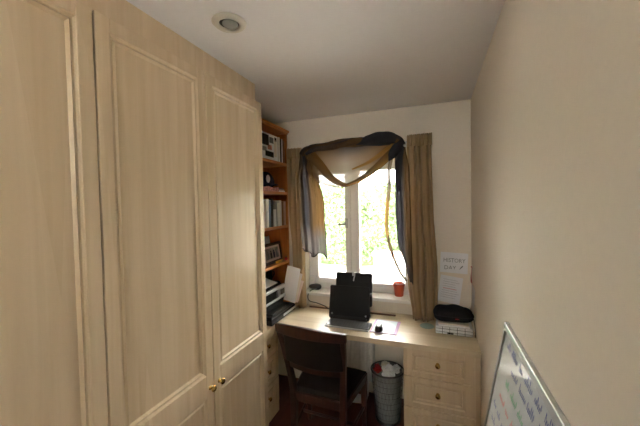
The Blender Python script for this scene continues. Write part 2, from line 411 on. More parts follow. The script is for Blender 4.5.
def pedestal_left():
    t = thing('drawer_unit', 'pale maple three-drawer unit squeezed between wardrobe and desk chair', 'drawers', (-1.4, 1.96, 0), 'desk drawer units')
    xf = -1.20; y0, y1 = 1.75, 2.18; zt = ZD-TT; b = NB()
    box(b, XL, xf-0.02, y0, y0+0.018, 0, zt); box(b, XL, xf-0.02, y1-0.018, y1, 0, zt)
    box(b, XL, xf-0.02, y0+0.018, y1-0.018, 0.07, 0.09); box(b, xf-0.02, xf-0.004, y0, y1, 0, 0.083)
    obj('body', b, 'maple', t)
    for z0, z1 in ((0.503, 0.689), (0.293, 0.497), (0.085, 0.287)):
        d = door_front(t, 'drawer', 'X', xf, y0+0.002, y1-0.001, z0, z1, [(z0+0.036, z1-0.036)], 0.058)
        knob(d, 'X', (xf-0.010, 2.02, (z0+z1)/2), 1.0)
pedestal_left()

# ---------------------------------------------------------------- ceiling downlight
t = thing('downlight', 'round cream recessed eyeball spotlight in the ceiling', 'light', (-0.817, 1.122, ZC))
c = (-0.817, 1.122, ZC)
b = NB(); lathe(b, [(0.042, 0.0), (0.042, -0.008), (0.047, -0.013), (0.062, -0.012), (0.072, -0.003), (0.072, 0.0)], c, 'Z', 40); obj('bezel', b, 'cream_pl', t, smooth=True)
b = NB(); lathe(b, [(0.0415, -0.001), (0.0415, -0.0035), (0.001, -0.0035)], c, 'Z', 32); obj('recess', b, 'dark', t)
b = NB(); lathe(b, [(0.033, -0.004), (0.033, -0.009), (0.026, -0.015), (0.012, -0.019), (0.001, -0.020)], (c[0]+0.003, c[1]+0.002, c[2]), 'Z', 28); obj('bulb', b, 'glassy', t, smooth=True)

# ---------------------------------------------------------------- curtains
def curtain(label, x_l, x_r, ztop, zbot, npl, seed, yc=2.545):
    t = thing('curtain', label, 'curtain', ((x_l(0.0)+x_r(0.0))/2, yc, zbot), 'beige curtains')
    def fn(u, v):
        z = lerp(zbot, ztop, v)
        a, c_ = x_l(v), x_r(v)
        nz = noise.noise(Vector((u*4+seed, z*1.3, seed)))
        ph = 2*math.pi*npl*(u + 0.035*math.sin(2.2*z+seed) + 0.07*nz)
        amp = 0.030 + 0.012*noise.noise(Vector((u*3, z*0.8, seed+5)))
        x = lerp(a, c_, u) + 0.006*math.sin(ph*0.5+z*2)
        y = yc + amp*math.sin(ph) + 0.010*math.sin(2*ph+1.3+2*z)
        return (x, y, z)
    b = NB(); grid(b, fn, npl*14, 40)
    obj('cloth', b, 'curtain', t, smooth=True, solid=0.003)
    def fh(u, v):
        z = lerp(ztop-0.085, ztop+0.004, v)
        ph = 2*math.pi*npl*u*1.5
        return (lerp(x_l(1), x_r(1), u), yc-0.012+0.016*math.sin(ph)+0.004*math.sin(2.7*ph)-0.004*v, z + (0.004*math.sin(ph*2+seed) if v > 0.9 else 0))
    b = NB(); grid(b, fh, npl*20, 6)
    h = obj('pleated_heading', b, 'curtain', t, smooth=True, solid=0.004)
    return t
curtain('beige pleated curtain on the right of the window, beside the taped papers',
        lambda v: curve([(0, -0.18), (0.22, -0.215), (0.6, -0.205), (1, -0.20)], v), lambda v: curve([(0, 0.004), (0.25, 0.006), (0.6, -0.016), (1, -0.022)], v), 2.192, 0.733, 4, 2.0)
curtain('beige pleated curtain on the left of the window, beside the bookcase',
        lambda v: curve([(0, -1.222), (0.3, -1.235), (0.6, -1.25), (1, -1.254)], v), lambda v: curve([(0, -1.10), (0.3, -1.10), (1, -1.113)], v), 2.170, 0.735, 3, 6.0)
t = thing('curtain_pole', 'thin curtain pole behind the scarf and the curtain headings', 'pole', (-0.64, 2.585, 2.14))
b = NB(); tube(b, [(-1.25, 2.592, 2.14), (-0.03, 2.592, 2.155)], 0.009, 12); obj('rod', b, 'steel', t)
for x in (-1.18, -0.09):
    b = NB(); tube(b, [(x, 2.592, 2.142+0.012*(x+1.2)), (x, YB, 2.142+0.012*(x+1.2))], 0.007, 8); obj('bracket', b, 'steel', t)

# ---------------------------------------------------------------- voile scarf
GREY = (0.052, 0.053, 0.064); BROWN = (0.15, 0.092, 0.045); GOLD = (0.34, 0.19, 0.06); PALE = (0.50, 0.47, 0.43); DK = (0.035, 0.03, 0.03)
def mixc(a, b, t): return tuple(lerp(x, y, max(0, min(1, t))) for x, y in zip(a, b))
def dyed(name, fn, cfn, nu, nv, parent):
    """cloth sheet: fn(u,v)->xyz, cfn(u,v)->(r,g,b,opacity) dye of the weave"""
    b = NB(); vs = grid(b, fn, nu, nv, 'dye')
    lay = b.verts.layers.float_color['dye']
    for j in range(nv+1):
        for i in range(nu+1): vs[j][i][lay] = cfn(i/nu, j/nv)
    return obj(name, b, 'sheer', parent, smooth=True)
def dyed_tube(name, pts, rads, cfn, parent, n=16, flat=1.0, ruck=0.0, seed=0):
    b = NB(); P = smooth_path(pts, 8); m = len(P)
    R = [curve([(i/(len(rads)-1), r) for i, r in enumerate(rads)], k/(m-1)) for k in range(m)]
    tube(b, P, R, n, True, flat=flat)
    lay = b.verts.layers.float_color.new('dye')
    b.verts.ensure_lookup_table()
    for k, v in enumerate(b.verts):
        s = (k//n)/(m-1); a = (k % n)/n
        v[lay] = cfn(s, a)
        c0 = P[k//n]; d = v.co-c0
        v.co = c0 + d*(1+ruck*math.sin(2*math.pi*a*4 + 9*s + seed) + 0.5*ruck*noise.noise(v.co*30))
    return obj(name, b, 'sheer', parent, smooth=True)
sc = thing('scarf_valance', 'sheer grey and gold voile scarf draped over the window top', 'scarf', (-0.65, 2.5, 1.04))
# bunched roll along the top
dyed_tube('rolled_top', [(-1.10, 2.50, 2.085), (-1.065, 2.485, 2.125), (-0.98, 2.48, 2.15), (-0.86, 2.48, 2.155), (-0.74, 2.48, 2.165), (-0.62, 2.48, 2.165), (-0.5, 2.48, 2.165), (-0.40, 2.48, 2.15), (-0.32, 2.48, 2.14)],
          [0.022, 0.036, 0.034, 0.030, 0.034, 0.034, 0.030, 0.028, 0.02], lambda s, a: (*mixc(BROWN, GREY, (0.25 if s < 0.2 else 0.5)+0.5*math.sin(14*s+12.6*a)), 1.0), sc, 28, 0.7, 0.22, 1)
dyed_tube('rolled_top', [(-0.60, 2.47, 2.150), (-0.50, 2.455, 2.170), (-0.42, 2.45, 2.178), (-0.33, 2.45, 2.172), (-0.27, 2.455, 2.150), (-0.225, 2.47, 2.11)],
          [0.008, 0.036, 0.046, 0.046, 0.036, 0.018], lambda s, a: (*mixc(GREY, BROWN, 1.0 if s > 0.75 and a < 0.5 else 0.08), 1.0), sc, 22, 0.6, 0.10, 4)
dyed_tube('rolled_top', [(-1.04, 2.455, 2.10), (-0.95, 2.45, 2.135), (-0.83, 2.45, 2.135), (-0.72, 2.452, 2.15), (-0.6, 2.455, 2.18), (-0.5, 2.46, 2.17)],
          [0.012, 0.022, 0.020, 0.018, 0.020, 0.01], lambda s, a: (*mixc(GREY, BROWN, s*1.5), 1.0), sc, 14, 0.7, 0.15, 2)
# the hanging swag: sheet between top line and a catenary hem
def sw_bot(u): return (lerp(-1.045, -0.255, u), 2.02 - 0.215*(1-abs(2*u-0.84)**2.0/1.35) + (0.07*max(0, u-0.42)/0.58) + (-0.0))
def sw(u, v):
    xt = lerp(-1.06, -0.24, u); zt = 2.165 - 0.01*math.sin(math.pi*u)
    xb, zb = sw_bot(u); k = v**0.9
    z = lerp(zt, zb, k); x = lerp(xt, xb, k)
    y = 2.475 - 0.020*math.sin(math.pi*u)*math.sin(math.pi*v*0.5) + 0.008*math.sin(12*v + 6*abs(u-0.45)) * (0.3+v)
    return (x, y, z)
def swc(u, v):
    e = abs(u-0.45)/0.5
    c_ = mixc(PALE, GOLD, 0.35 + 0.8*e - 0.25*v)
    c_ = mixc(c_, BROWN, 0.75*e)
    if v < 0.42: c_ = mixc(mixc(BROWN, GREY, 0.5+0.5*math.sin(9*u+3)), c_, v/0.42)
    return (*c_, min(1.0, 0.955 + 0.035*e + 0.06*max(0, 1-v/0.45) - 0.02*v + 0.012*math.sin(26*v+9*abs(u-0.45))))
dyed('swag', sw, swc, 48, 26, sc)
def hem(name, pts, w, col, op=0.9, n=8):
    P = smooth_path(pts, n); m = len(P)-1
    def fn(u, v):
        p = P[round(u*m)]; d = (P[min(round(u*m)+1, m)]-P[max(round(u*m)-1, 0)]).normalized()
        nn = d.cross(Vector((0, 1, 0))).normalized()
        ww = w(u) if callable(w) else w
        q = p + nn*ww*(v-0.5); q.y += 0.25*ww*math.sin(math.pi*v)
        return q
    return dyed(name, fn, (lambda u, v: (*col(u, v), op)) if callable(col) else (lambda u, v: (*col, op)), m, 4, sc)
hem('hem', [sw(i/16, 1.0) for i in range(17)], 0.010, BROWN, 0.975, 3)
# denser folded bands crossing the swag in a V
hem('fold_band', [(-1.0, 2.448, 2.10), (-0.90, 2.44, 1.99), (-0.81, 2.435, 1.885), (-0.72, 2.432, 1.83), (-0.66, 2.43, 1.82)], lambda u: 0.075*(1-u)**0.8+0.014, lambda u, v: mixc(BROWN, GOLD, 0.7*v+0.1), 0.985)
hem('fold_band', [(-0.255, 2.445, 2.10), (-0.34, 2.438, 2.03), (-0.45, 2.435, 1.935), (-0.57, 2.432, 1.855), (-0.68, 2.43, 1.82)], lambda u: 0.06*(1-u)**0.7+0.014, lambda u, v: mixc(BROWN, GOLD, 0.9*v+0.1), 0.975)
hem('fold_band', [(-0.27, 2.45, 2.12), (-0.38, 2.445, 2.06), (-0.50, 2.44, 1.99), (-0.63, 2.44, 1.945)], lambda u: 0.045*(1-u)+0.010, GOLD, 0.95)
# left tail
LT_l = [(0, -1.105), (0.25, -1.125), (0.6, -1.125), (1, -1.105)]
LT_r = [(0, -0.99), (0.2, -0.93), (0.5, -0.885), (1, -0.872)]
def lt_fold(u, z): return 0.018*math.sin(2*math.pi*3.2*u + 1.5*z) + 0.008*math.sin(2*math.pi*7*u+z*3)
def lt(u, v):
    zb = curve([(0, 1.285), (0.25, 1.255), (0.5, 1.215), (0.68, 1.25), (0.84, 1.245), (1, 1.19)], u)
    z = lerp(2.11, zb, v)
    x = lerp(curve(LT_l, v), curve(LT_r, v), u)
    return (x, 2.475 + lt_fold(u, z)*(0.4+0.6*v), z)
def ltc(u, v):
    c_ = mixc(GREY, BROWN, curve([(0, 1.0), (0.12, 0.6), (0.25, 0.0), (0.42, 0.2), (0.55, 1.0), (1, 1.0)], u))
    c_ = mixc(c_, GOLD, (0.85*(u-0.45))*(1.0 if v > 0.12 else v/0.12))
    if v > 0.70: c_ = mixc(c_, (0.16, 0.14, 0.135), (v-0.70)/0.16)
    return (*c_, curve([(0, 1.0), (0.68, 1.0), (0.82, 0.985), (1, 0.955)], v))
dyed('tail', lt, ltc, 40, 44, sc)
hem('hem', [lt(i/24, 1.0) for i in range(25)], 0.012, DK, 0.99, 2)
hem('hem', [lt(1.0, 0.35+0.65*i/16) for i in range(17)], 0.007, DK, 0.98, 2)
# right tail: dense dark fall
RT_l = [(0, -0.30), (0.12, -0.295), (0.5, -0.295), (0.75, -0.285), (1, -0.215)]
RT_r = [(0, -0.215), (0.2, -0.185), (0.6, -0.175), (1, -0.165)]
def rtf(u, v):
    zb = curve([(0, 1.13), (0.5, 1.05), (1, 1.03)], u)
    z = lerp(2.12, zb, v); x = lerp(curve(RT_l, v), curve(RT_r, v), u)
    return (x, 2.480 + 0.014*math.sin(2*math.pi*2.6*u+2*z) + 0.006*math.sin(2*math.pi*6*u+z), z)
def rtc(u, v):
    c_ = mixc(GREY, BROWN, curve([(0, 0.0), (0.45, 0.05), (0.7, 1.0), (1, 0.9)], u))
    if v > 0.7: c_ = mixc(c_, (0.10, 0.085, 0.075), (v-0.7)/0.3)
    return (*c_, 1.0)
dyed('tail', rtf, rtc, 30, 44, sc)
# right tail: loose golden edge curving away from the window and back to the tip
hem('tail_edge', [(-0.315, 2.468, 2.05), (-0.335, 2.462, 1.93), (-0.338, 2.46, 1.80), (-0.352, 2.46, 1.66), (-0.362, 2.46, 1.50), (-0.35, 2.46, 1.38), (-0.315, 2.46, 1.25), (-0.265, 2.46, 1.13), (-0.215, 2.462, 1.055)],
    lambda u: 0.030 if u < 0.45 else 0.030-0.014*(u-0.45)/0.55, lambda u, v: mixc(mixc(PALE, GREY, 0.6), BROWN if u > 0.6 else GOLD, curve([(0, 0.3), (0.25, 0.2), (0.4, 1), (0.65, 0.9), (1, 0.8)], u)), 0.985)
def vs_(u, v):
    le = smooth_path([(-0.338, 2.462, 1.93), (-0.338, 2.46, 1.80), (-0.352, 2.46, 1.66), (-0.362, 2.46, 1.50), (-0.35, 2.46, 1.38), (-0.315, 2.46, 1.25), (-0.265, 2.46, 1.13), (-0.225, 2.462, 1.06)], 6)
    p = le[round(v*(len(le)-1))]
    return (lerp(p.x, max(-0.27, p.x+0.02), u), p.y + 0.012*u, p.z)
dyed('tail_veil', vs_, lambda u, v: (*PALE, 0.22 if v < 0.7 else 0.22+0.6*(v-0.7)/0.3), 8, 40, sc)
# crossed knot where the swag meets the right tail
dyed_tube('knot_fold', [(-0.235, 2.45, 2.14), (-0.27, 2.435, 2.09), (-0.305, 2.43, 2.04), (-0.335, 2.44, 1.995)], [0.02, 0.036, 0.034, 0.006], lambda s, a: (*mixc(GREY, DK, 0.4*a), 1.0), sc, 16, 0.6, 0.12, 3)
dyed_tube('knot_fold', [(-0.225, 2.455, 2.13), (-0.255, 2.445, 2.02), (-0.262, 2.45, 1.88), (-0.262, 2.46, 1.76)], [0.016, 0.024, 0.02, 0.006], lambda s, a: (*mixc(GREY, DK, 0.3), 1.0), sc, 14, 0.6, 0.12, 3)
b = NB(); lathe(b, [(0.001, 0), (0.010, 0.003), (0.011, 0.01), (0.008, 0.016), (0.001, 0.018)], (-0.212, 2.44, 2.10), '-Y', 14); k = obj('hook', b, 'upvc', sc, smooth=True); k['label'] = 'small white hook'

# ---------------------------------------------------------------- bookcase
XBF = -1.30
bc = thing('bookcase', 'orange pine bookcase standing on the desk beside the wardrobe', 'bookcase', (-1.45, 2.2, ZD))
obj('side_panel', bx(XL+0.012, XBF, 2.602, 2.624, ZD, 2.325), 'pine_z', bc, bevel=0.002)
obj('side_panel', bx(XL+0.012, XBF, 1.756, 1.778, ZD, 2.325), 'pine_z', bc, bevel=0.002)
obj('back_panel', bx(XL+0.002, XL+0.012, 1.756, 2.624, ZD, 2.325), 'pine_z', bc)
SH = [1.150, 1.480, 1.785, 2.052]
for z in SH: obj('shelf', bx(XL+0.012, XBF+0.004, 1.778, 2.602, z-0.026, z), 'pine', bc, bevel=0.004)
b = NB(); box(b, XL+0.002, XBF+0.008, 1.75, 2.632, 2.325, 2.340); box(b, XL+0.002, XBF+0.018, 1.745, 2.638, 2.340, 2.362)
obj('cornice', b, 'pine', bc, bevel=0.006)

def book_mesh(th, h, d):
    """closed book: boards and rounded spine at +X, page block between them; base at z=0, thickness along Y, spine at x=0"""
    b = NB(); c = 0.0022
    box(b, -d, -0.004, 0, c, 0, h); box(b, -d, -0.004, th-c, th, 0, h)
    n = 5; prev = None
    for i in range(n+1):
        y = th*i/n; x = -0.004 + 0.004*math.sin(math.pi*i/n)
        cur = (b.verts.new((x, y, 0)), b.verts.new((x, y, h)), b.verts.new((x-0.003, y, 0)), b.verts.new((x-0.003, y, h)))
        if prev:
            b.faces.new((prev[0], cur[0], cur[1], prev[1])); b.faces.new((prev[1], cur[1], cur[3], prev[3])); b.faces.new((prev[0], prev[2], cur[2], cur[0]))
        prev = cur
    box(b, -d+0.004, -0.007, c, th-c, 0.003, h-0.003, 1)
    return b
bookmats = {}
def book(x, y, z, th, h, d, col, label, lean=0.0, group=None):
    key = tuple(col)
    if key not in bookmats:
        nm = 'book_cover_%d' % len(bookmats); M[nm] = mat(nm, col, 0.5, noise_s=40, noise_a=0.06); bookmats[key] = nm
    o = obj('book', book_mesh(th, h, d), [bookmats[key], 'pages'])
    o.location = (x, y, z + (0.0 if lean <= 0 else 0)); o.rotation_euler = (lean, 0, 0)
    if lean > 0: o.location.z += 0.0
    if lean < 0: o.location.z += math.sin(-lean)*th*0 
    return tag(o, label, 'book', group)
# books on the third shelf from the top (spines towards the room)
W1, W2, GR, BLK, RD, BR, BL, PK = (0.84, 0.83, 0.80), (0.74, 0.75, 0.78), (0.30, 0.31, 0.33), (0.03, 0.03, 0.035), (0.30, 0.10, 0.07), (0.22, 0.11, 0.05), (0.10, 0.16, 0.26), (0.52, 0.36, 0.30)
row = [(0.030, 0.23, W1, 'thick white'), (0.018, 0.24, BL, 'slim blue'), (0.028, 0.22, GR, 'mid grey'), (0.022, 0.245, W2, 'pale grey-white'), (0.03, 0.21, RD, 'dull red'), (0.024, 0.23, W1, 'plain white'),
       (0.026, 0.235, BLK, 'black'), (0.030, 0.215, W2, 'off-white'), (0.022, 0.24, BR, 'brown'),
       (0.020, 0.228, W2, 'pale'), (0.034, 0.245, W1, 'tall white'), (0.034, 0.225, PK, 'dusty pink'), (0.032, 0.238, W1, 'bright white'), (0.030, 0.232, BL, 'dark blue'), (0.028, 0.242, BLK, 'tall black'),
       (0.032, 0.150, W2, 'short pale'), (0.020, 0.222, GR, 'grey'), (0.028, 0.205, W1, 'thin white'), (0.030, 0.228, W2, 'silvery'), (0.024, 0.215, BR, 'brown'), (0.030, 0.222, PK, 'pinkish'), (0.026, 0.226, W1, 'end white')]
y = 1.781; names = {}
spots = ['close to the wardrobe', 'in the middle of the row', 'near the curtain']
for i, (th, h, col, nm) in enumerate(row):
    th *= 1.36
    if y + th > 2.600: break
    if y + th < 2.12: y += th + 0.0012; continue
    where = spots[0] if y < 2.2 else (spots[1] if y < 2.42 else spots[2])
    book(XBF-0.004-random.uniform(0, 0.012), y, SH[1], th, h, 0.17, col, f'{nm} upright book on the book-filled pine shelf, {where}', group='books on the lower book shelf')
    y += th + 0.0012
# top shelf: a face-out photo album, then upright books
t = thing('photo_album', 'black and white illustrated album facing out on the top shelf', 'album', (-1.34, 2.35, SH[3]))
obj('cover', bx(-1.334, -1.322, 2.17, 2.475, SH[3], SH[3]+0.225), 'paper', t, bevel=0.002)
for (y0, y1, z0, z1, m) in ((2.19, 2.32, 0.12, 0.21, 'matt'), (2.33, 2.40, 0.15, 0.20, 'key'), (2.2, 2.28, 0.07, 0.105, 'ink_grey'), (2.30, 2.37, 0.09, 0.13, 'pinkcloth'), (2.26, 2.40, 0.03, 0.075, 'matt'), (2.41, 2.455, 0.04, 0.19, 'paper_w'), (2.42, 2.455, 0.175, 0.21, 'matt')):
    obj('printed_picture', bx(-1.322, -1.3214, y0, y1, SH[3]+z0, SH[3]+z1), m, t)
for yy, th, h, col, nm in ((2.478, 0.030, 0.225, W1, 'white spined book beside the album'), (2.510, 0.028, 0.215, BLK, 'black spined book'), (2.540, 0.020, 0.22, W2, 'slim pale book'), (2.562, 0.034, 0.21, BR, 'brown spined book next to the far side panel')):
    book(XBF-0.012, yy, SH[3], th, h, 0.18, col, nm + ' on the top shelf', group='books on the top shelf')

# second shelf: pink printed cloth, navy cap on it, thin books lying flat
t = thing('folded_cloth', 'folded pink patterned cloth under the navy cap', 'cloth', (-1.42, 2.36, SH[2]))
b = NB(); grid(b, lambda u, v: (lerp(-1.52, -1.31, v), lerp(2.20, 2.46, u), SH[2]+0.038+0.006*math.sin(9*u+5*v)), 14, 10)
ext = bmesh.ops.extrude_face_region(b, geom=b.faces[:])
for v in [g for g in ext['geom'] if isinstance(g, bmesh.types.BMVert)]: v.co.z = SH[2]+0.001
obj('top_fold', b, 'pinkcloth', t, smooth=False, bevel=0.004)
cap = thing('cap', 'navy blue cap with a white badge on the pine shelf', 'cap', (-1.42, 2.36, SH[2]+0.045))
def dome(u, v):
    a = 2*math.pi*u; ph = math.pi/2*v
    r = math.cos(ph)**0.8
    return (-1.42+0.09*r*math.cos(a), 2.38+0.115*r*math.sin(a), SH[2]+0.052+0.125*math.sin(ph)+0.008*math.sin(3*a)*r)
b = NB(); grid(b, dome, 32, 10); bmesh.ops.remove_doubles(b, verts=b.verts[:], dist=1e-5); obj('crown', b, 'navy', cap, smooth=True, solid=0.004)
def brim(u, v):
    a = math.pi*lerp(0.08, 0.92, u)
    r0 = Vector((0.09*math.cos(a-math.pi/2), 0.115*math.sin(a-math.pi/2)))
    ext_ = 0.055*math.sin(math.pi*u)*v
    return (-1.42+r0.x+ext_*0.3+0.0, 2.38+r0.y+ext_, SH[2]+0.058-0.006*v+0.012*(1-(2*u-1)**2))
b = NB(); grid(b, brim, 18, 5); obj('brim', b, 'navy', cap, smooth=True, solid=0.004)
b = NB(); lathe(b, [(0.001, 0.006), (0.028, 0.004), (0.034, 0.0)], (-1.334, 2.315, SH[2]+0.108), 'X', 18)
k = obj('badge', b, 'paper', cap, smooth=True); k['label'] = 'white badge'
for i in range(3):
    o = obj('book', book_mesh(0.012, 0.14, 0.16), [list(bookmats.values())[(i*2) % 5], 'pages'])
    o.rotation_euler = (-math.pi/2, 0, 0); o.location = (XBF-0.02-0.006*i, 2.458, SH[2]+0.012*(i+1)); o.rotation_euler = (-math.pi/2, 0, 0)
    tag(o, ['lowest', 'middle', 'uppermost'][i] + ' of the thin books lying flat beside the cap', 'book', 'flat books beside the cap')

# fourth shelf: framed photo, papers, amber dish, small things
t = thing('framed_photo', 'dark brown framed group photo on the lowest pine shelf', 'photo frame', (-1.36, 2.40, SH[0]))
ml = Matrix.Translation((-1.335, 0, SH[0])) @ Matrix.Rotation(math.radians(-9), 4, 'Y') @ Matrix.Translation((1.335, 0, -SH[0]))
b = NB(); y0, y1, z0, z1 = 2.235, 2.560, SH[0]+0.002, SH[0]+0.185; fw_ = 0.026
for a in ((y0, y1, z0, z0+fw_), (y0, y1, z1-fw_, z1), (y0, y0+fw_, z0+fw_, z1-fw_), (y1-fw_, y1, z0+fw_, z1-fw_)):
    box(b, -1.351, -1.335, *a, mtx=ml)
obj('frame', b, 'frame', t, bevel=0.003)
b = NB(); box(b, -1.347, -1.343, y0+fw_-0.002, y1-fw_+0.002, z0+fw_-0.002, z1-fw_+0.002, mtx=ml); obj('mount', b, 'paper_p', t)
b = NB(); box(b, -1.343, -1.3425, y0+fw_+0.02, y1-fw_-0.02, z0+fw_+0.018, z1-fw_-0.018, mtx=ml); obj('photo_print', b, 'photo', t)
for i in range(4):
    b = NB(); cy = y0+0.09+i*0.05
    box(b, -1.3425, -1.342, cy-0.017, cy+0.017, z0+0.05, z0+0.098, mtx=ml)
    lathe(b, [(0.001, 0.0006), (0.011, 0.0005), (0.011, 0)], (0, 0, 0), 'X', 10, mi=0)
    bmesh.ops.translate(b, verts=b.verts[-30:], vec=Vector((0, 0, 0)))
    for v in b.verts[-30:] if False else list(b.verts)[8:]: v.co = ml @ (v.co + Vector((-1.3425, cy, z0+0.108)))
    obj('printed_figure', b, ['key', 'matt', 'navy', 'key'][i], t)
b = NB(); box(b, -1.420, -1.352, 2.39, 2.40, SH[0], SH[0]+0.006); box(b, -1.422, -1.416, 2.37, 2.42, SH[0], SH[0]+0.10); obj('stand_strut', b, 'frame', t)
for k, (y0, y1, h, lab, m) in enumerate(((2.24, 2.46, 0.245, 'tall cream sheet standing behind the framed photo', 'paper_w'), (2.40, 2.60, 0.225, 'white sheet standing behind the framed photo next to the side panel', 'paper'))):
    mm = Matrix.Translation((-1.44-0.03*k, 0, SH[0])) @ Matrix.Rotation(math.radians(-8), 4, 'Y')
    b = NB(); box(b, -0.002, 0.0, y0, y1, 0.0005, h, mtx=mm); tag(obj('paper_sheet', b, m), lab, 'paper')
def ellipsoid(bm, c, r, nu=20, nv=12):
    def fn(u, v):
        a = 2*math.pi*u; p = math.pi*(v-0.5)
        return (c[0]+r[0]*math.cos(p)*math.cos(a), c[1]+r[1]*math.cos(p)*math.sin(a), c[2]+r[2]*math.sin(p))
    grid(bm, fn, nu, nv); bmesh.ops.remove_doubles(bm, verts=bm.verts[:], dist=1e-5)
t = thing('amber_dish', 'shallow amber oval dish in front of the framed photo', 'dish', (-1.318, 2.43, SH[0]))
b = NB(); lathe(b, [(0.001, 0.002), (0.7, 0.002), (1.0, 0.020), (0.96, 0.022), (0.66, 0.008), (0.001, 0.007)], (0, 0, 0), 'Z', 28)
for v in b.verts: v.co = Vector((v.co.x*0.013-1.3125, v.co.y*0.07+2.44, v.co.z+SH[0]))
obj('bowl', b, 'yellow', t, smooth=True)
o = book(XBF-0.02, 2.150, SH[0], 0.035, 0.16, 0.13, RD, 'dull red book at the left of the framed photo'); book(XBF-0.015, 2.188, SH[0], 0.032, 0.12, 0.13, PK, 'short pinkish book touching the framed photo')
t = thing('red_ornament', 'small red and green ornament at the end of the lowest pine shelf', 'ornament', (-1.32, 2.58, SH[0]))
b = NB(); lathe(b, [(0.001, 0), (0.012, 0), (0.014, 0.012), (0.009, 0.024), (0.001, 0.03)], (-1.315, 2.583, SH[0]), 'Z', 16); obj('body', b, 'red', t, smooth=True)
b = NB(); lathe(b, [(0.004, 0.026), (0.008, 0.032), (0.001, 0.042)], (-1.315, 2.583, SH[0]), 'Z', 12); obj('tip', b, 'leaf', t, smooth=True)

# ---------------------------------------------------------------- printer corner
t = thing('document_tray', 'flat black box with a silver edge under the printer', 'box', (-1.38, 2.28, ZD))
obj('case', bx(-1.56, -1.182, 2.06, 2.482, ZD+0.002, ZD+0.050), 'matt', t, bevel=0.006)
obj('lid', bx(-1.555, -1.188, 2.066, 2.476, ZD+0.050, ZD+0.062), 'black', t, bevel=0.004)
k = obj('edge_strip', bx(-1.1815, -1.179, 2.25, 2.476, ZD+0.018, ZD+0.036), 'silver', t); k['label'] = 'silver front strip'
for dx in (-1.53, -1.22):
    for dy in (2.09, 2.45): obj('foot', bx(dx-0.01, dx+0.01, dy-0.01, dy+0.01, ZD, ZD+0.002), 'matt', t)
PZ = ZD+0.062
t = thing('printer', 'black and silver inkjet printer on the desk below the bookcase shelves', 'printer', (-1.43, 2.25, PZ))
b = NB()
pr = [(-1.57, PZ), (-1.285, PZ), (-1.272, PZ+0.06), (-1.285, PZ+0.16), (-1.32, PZ+0.195), (-1.57, PZ+0.20)]
lo = [b.verts.new((x, 2.03, z)) for x, z in pr]; hi = [b.verts.new((x, 2.448, z)) for x, z in pr]
b.faces.new(lo); b.faces.new(hi[::-1])
for i in range(6): b.faces.new((lo[i], lo[(i+1) % 6], hi[(i+1) % 6], hi[i]))
obj('body', b, 'matt', t, bevel=0.008)
k = obj('silver_band', bx(-1.288, -1.264, 2.025, 2.452, PZ+0.150, PZ+0.176), 'silver', t, bevel=0.005)
k = obj('silver_band', bx(-1.284, -1.262, 2.025, 2.452, PZ+0.062, PZ+0.080), 'silver', t, bevel=0.004)
cp = obj('control_panel', bx(-1.284, -1.265, 2.34, 2.446, PZ+0.082, PZ+0.148), 'silver', t, bevel=0.004)
obj('display', bx(-1.2655, -1.2635, 2.362, 2.432, PZ+0.095, PZ+0.14), 'screen', cp)
for i in range(4): obj('button', bx(-1.2655, -1.262, 2.29, 2.306, PZ+0.090+0.014*i, PZ+0.10+0.014*i), 'key', t)
obj('output_slot', bx(-1.284, -1.262, 2.08, 2.34, PZ+0.018, PZ+0.05), 'dark', t)
obj('paper_tray', bx(-1.27, -1.20, 2.10, 2.36, PZ+0.004, PZ+0.014), 'black', t, bevel=0.003)
mm = Matrix.Translation((-1.40, 2.2, PZ+0.200)) @ Matrix.Rotation(math.radians(14), 4, 'Y')
o = obj('paper_sheet', bx(-0.10, 0.112, -0.15, 0.15, 0.03, 0.032, mtx=mm), 'paper'); tag(o, 'white sheet sloping on top of the printer', 'paper')
t = thing('mug', 'black mug on top of the printer', 'mug', (-1.43, 2.40, PZ+0.2)); c = (-1.41, 2.405, PZ+0.2005)
b = NB(); lathe(b, [(0.001, 0.003), (0.034, 0), (0.037, 0.004), (0.038, 0.09), (0.035, 0.09), (0.034, 0.006), (0.001, 0.005)], c, 'Z', 24); obj('cup', b, 'black', t, smooth=True)
b = NB(); tube(b, smooth_path([(c[0]+0.02, c[1]+0.031, c[2]+0.078), (c[0]+0.028, c[1]+0.055, c[2]+0.072), (c[0]+0.028, c[1]+0.060, c[2]+0.045), (c[0]+0.02, c[1]+0.034, c[2]+0.018)], 6), 0.005, 8); obj('handle', b, 'black', t, smooth=True)
# loose papers standing at the end of the box
def standing_sheet(x0, x1, h, y, tilt, lean, m, label, zb=PZ):
    mm = Matrix.Translation((x0, y, zb+0.001)) @ Matrix.Rotation(math.radians(lean), 4, 'X') @ Matrix.Rotation(math.radians(tilt), 4, 'Y')
    b = NB(); vs = grid(b, lambda u, v: ((x1-x0)*u, 0.006*math.sin(math.pi*u)*v, h*v), 8, 8)
    bmesh.ops.transform(b, matrix=mm, verts=b.verts[:])
    lowest = min(v.co.z for v in b.verts); bmesh.ops.translate(b, verts=b.verts[:], vec=(0, 0, zb+0.001-lowest))
    return tag(obj('paper_sheet', b, m, solid=0.0012), label, 'paper', 'papers standing by the curtain')
standing_sheet(-1.305, -1.175, 0.315, 2.4560, 12, 0, 'paper', 'tallest white paper standing between printer and left curtain')
standing_sheet(-1.275, -1.165, 0.270, 2.4655, 15, 0, 'paper_w', 'cream paper standing just behind the tallest white paper')
standing_sheet(-1.235, -1.150, 0.205, 2.4750, 17, 0, 'paper_p', 'pinkish paper standing nearest the left curtain')

# ---------------------------------------------------------------- things on the desk
Rz = lambda a, c: Matrix.Translation(c) @ Matrix.Rotation(math.radians(a), 4, 'Z') @ Matrix.Translation([-k for k in c])
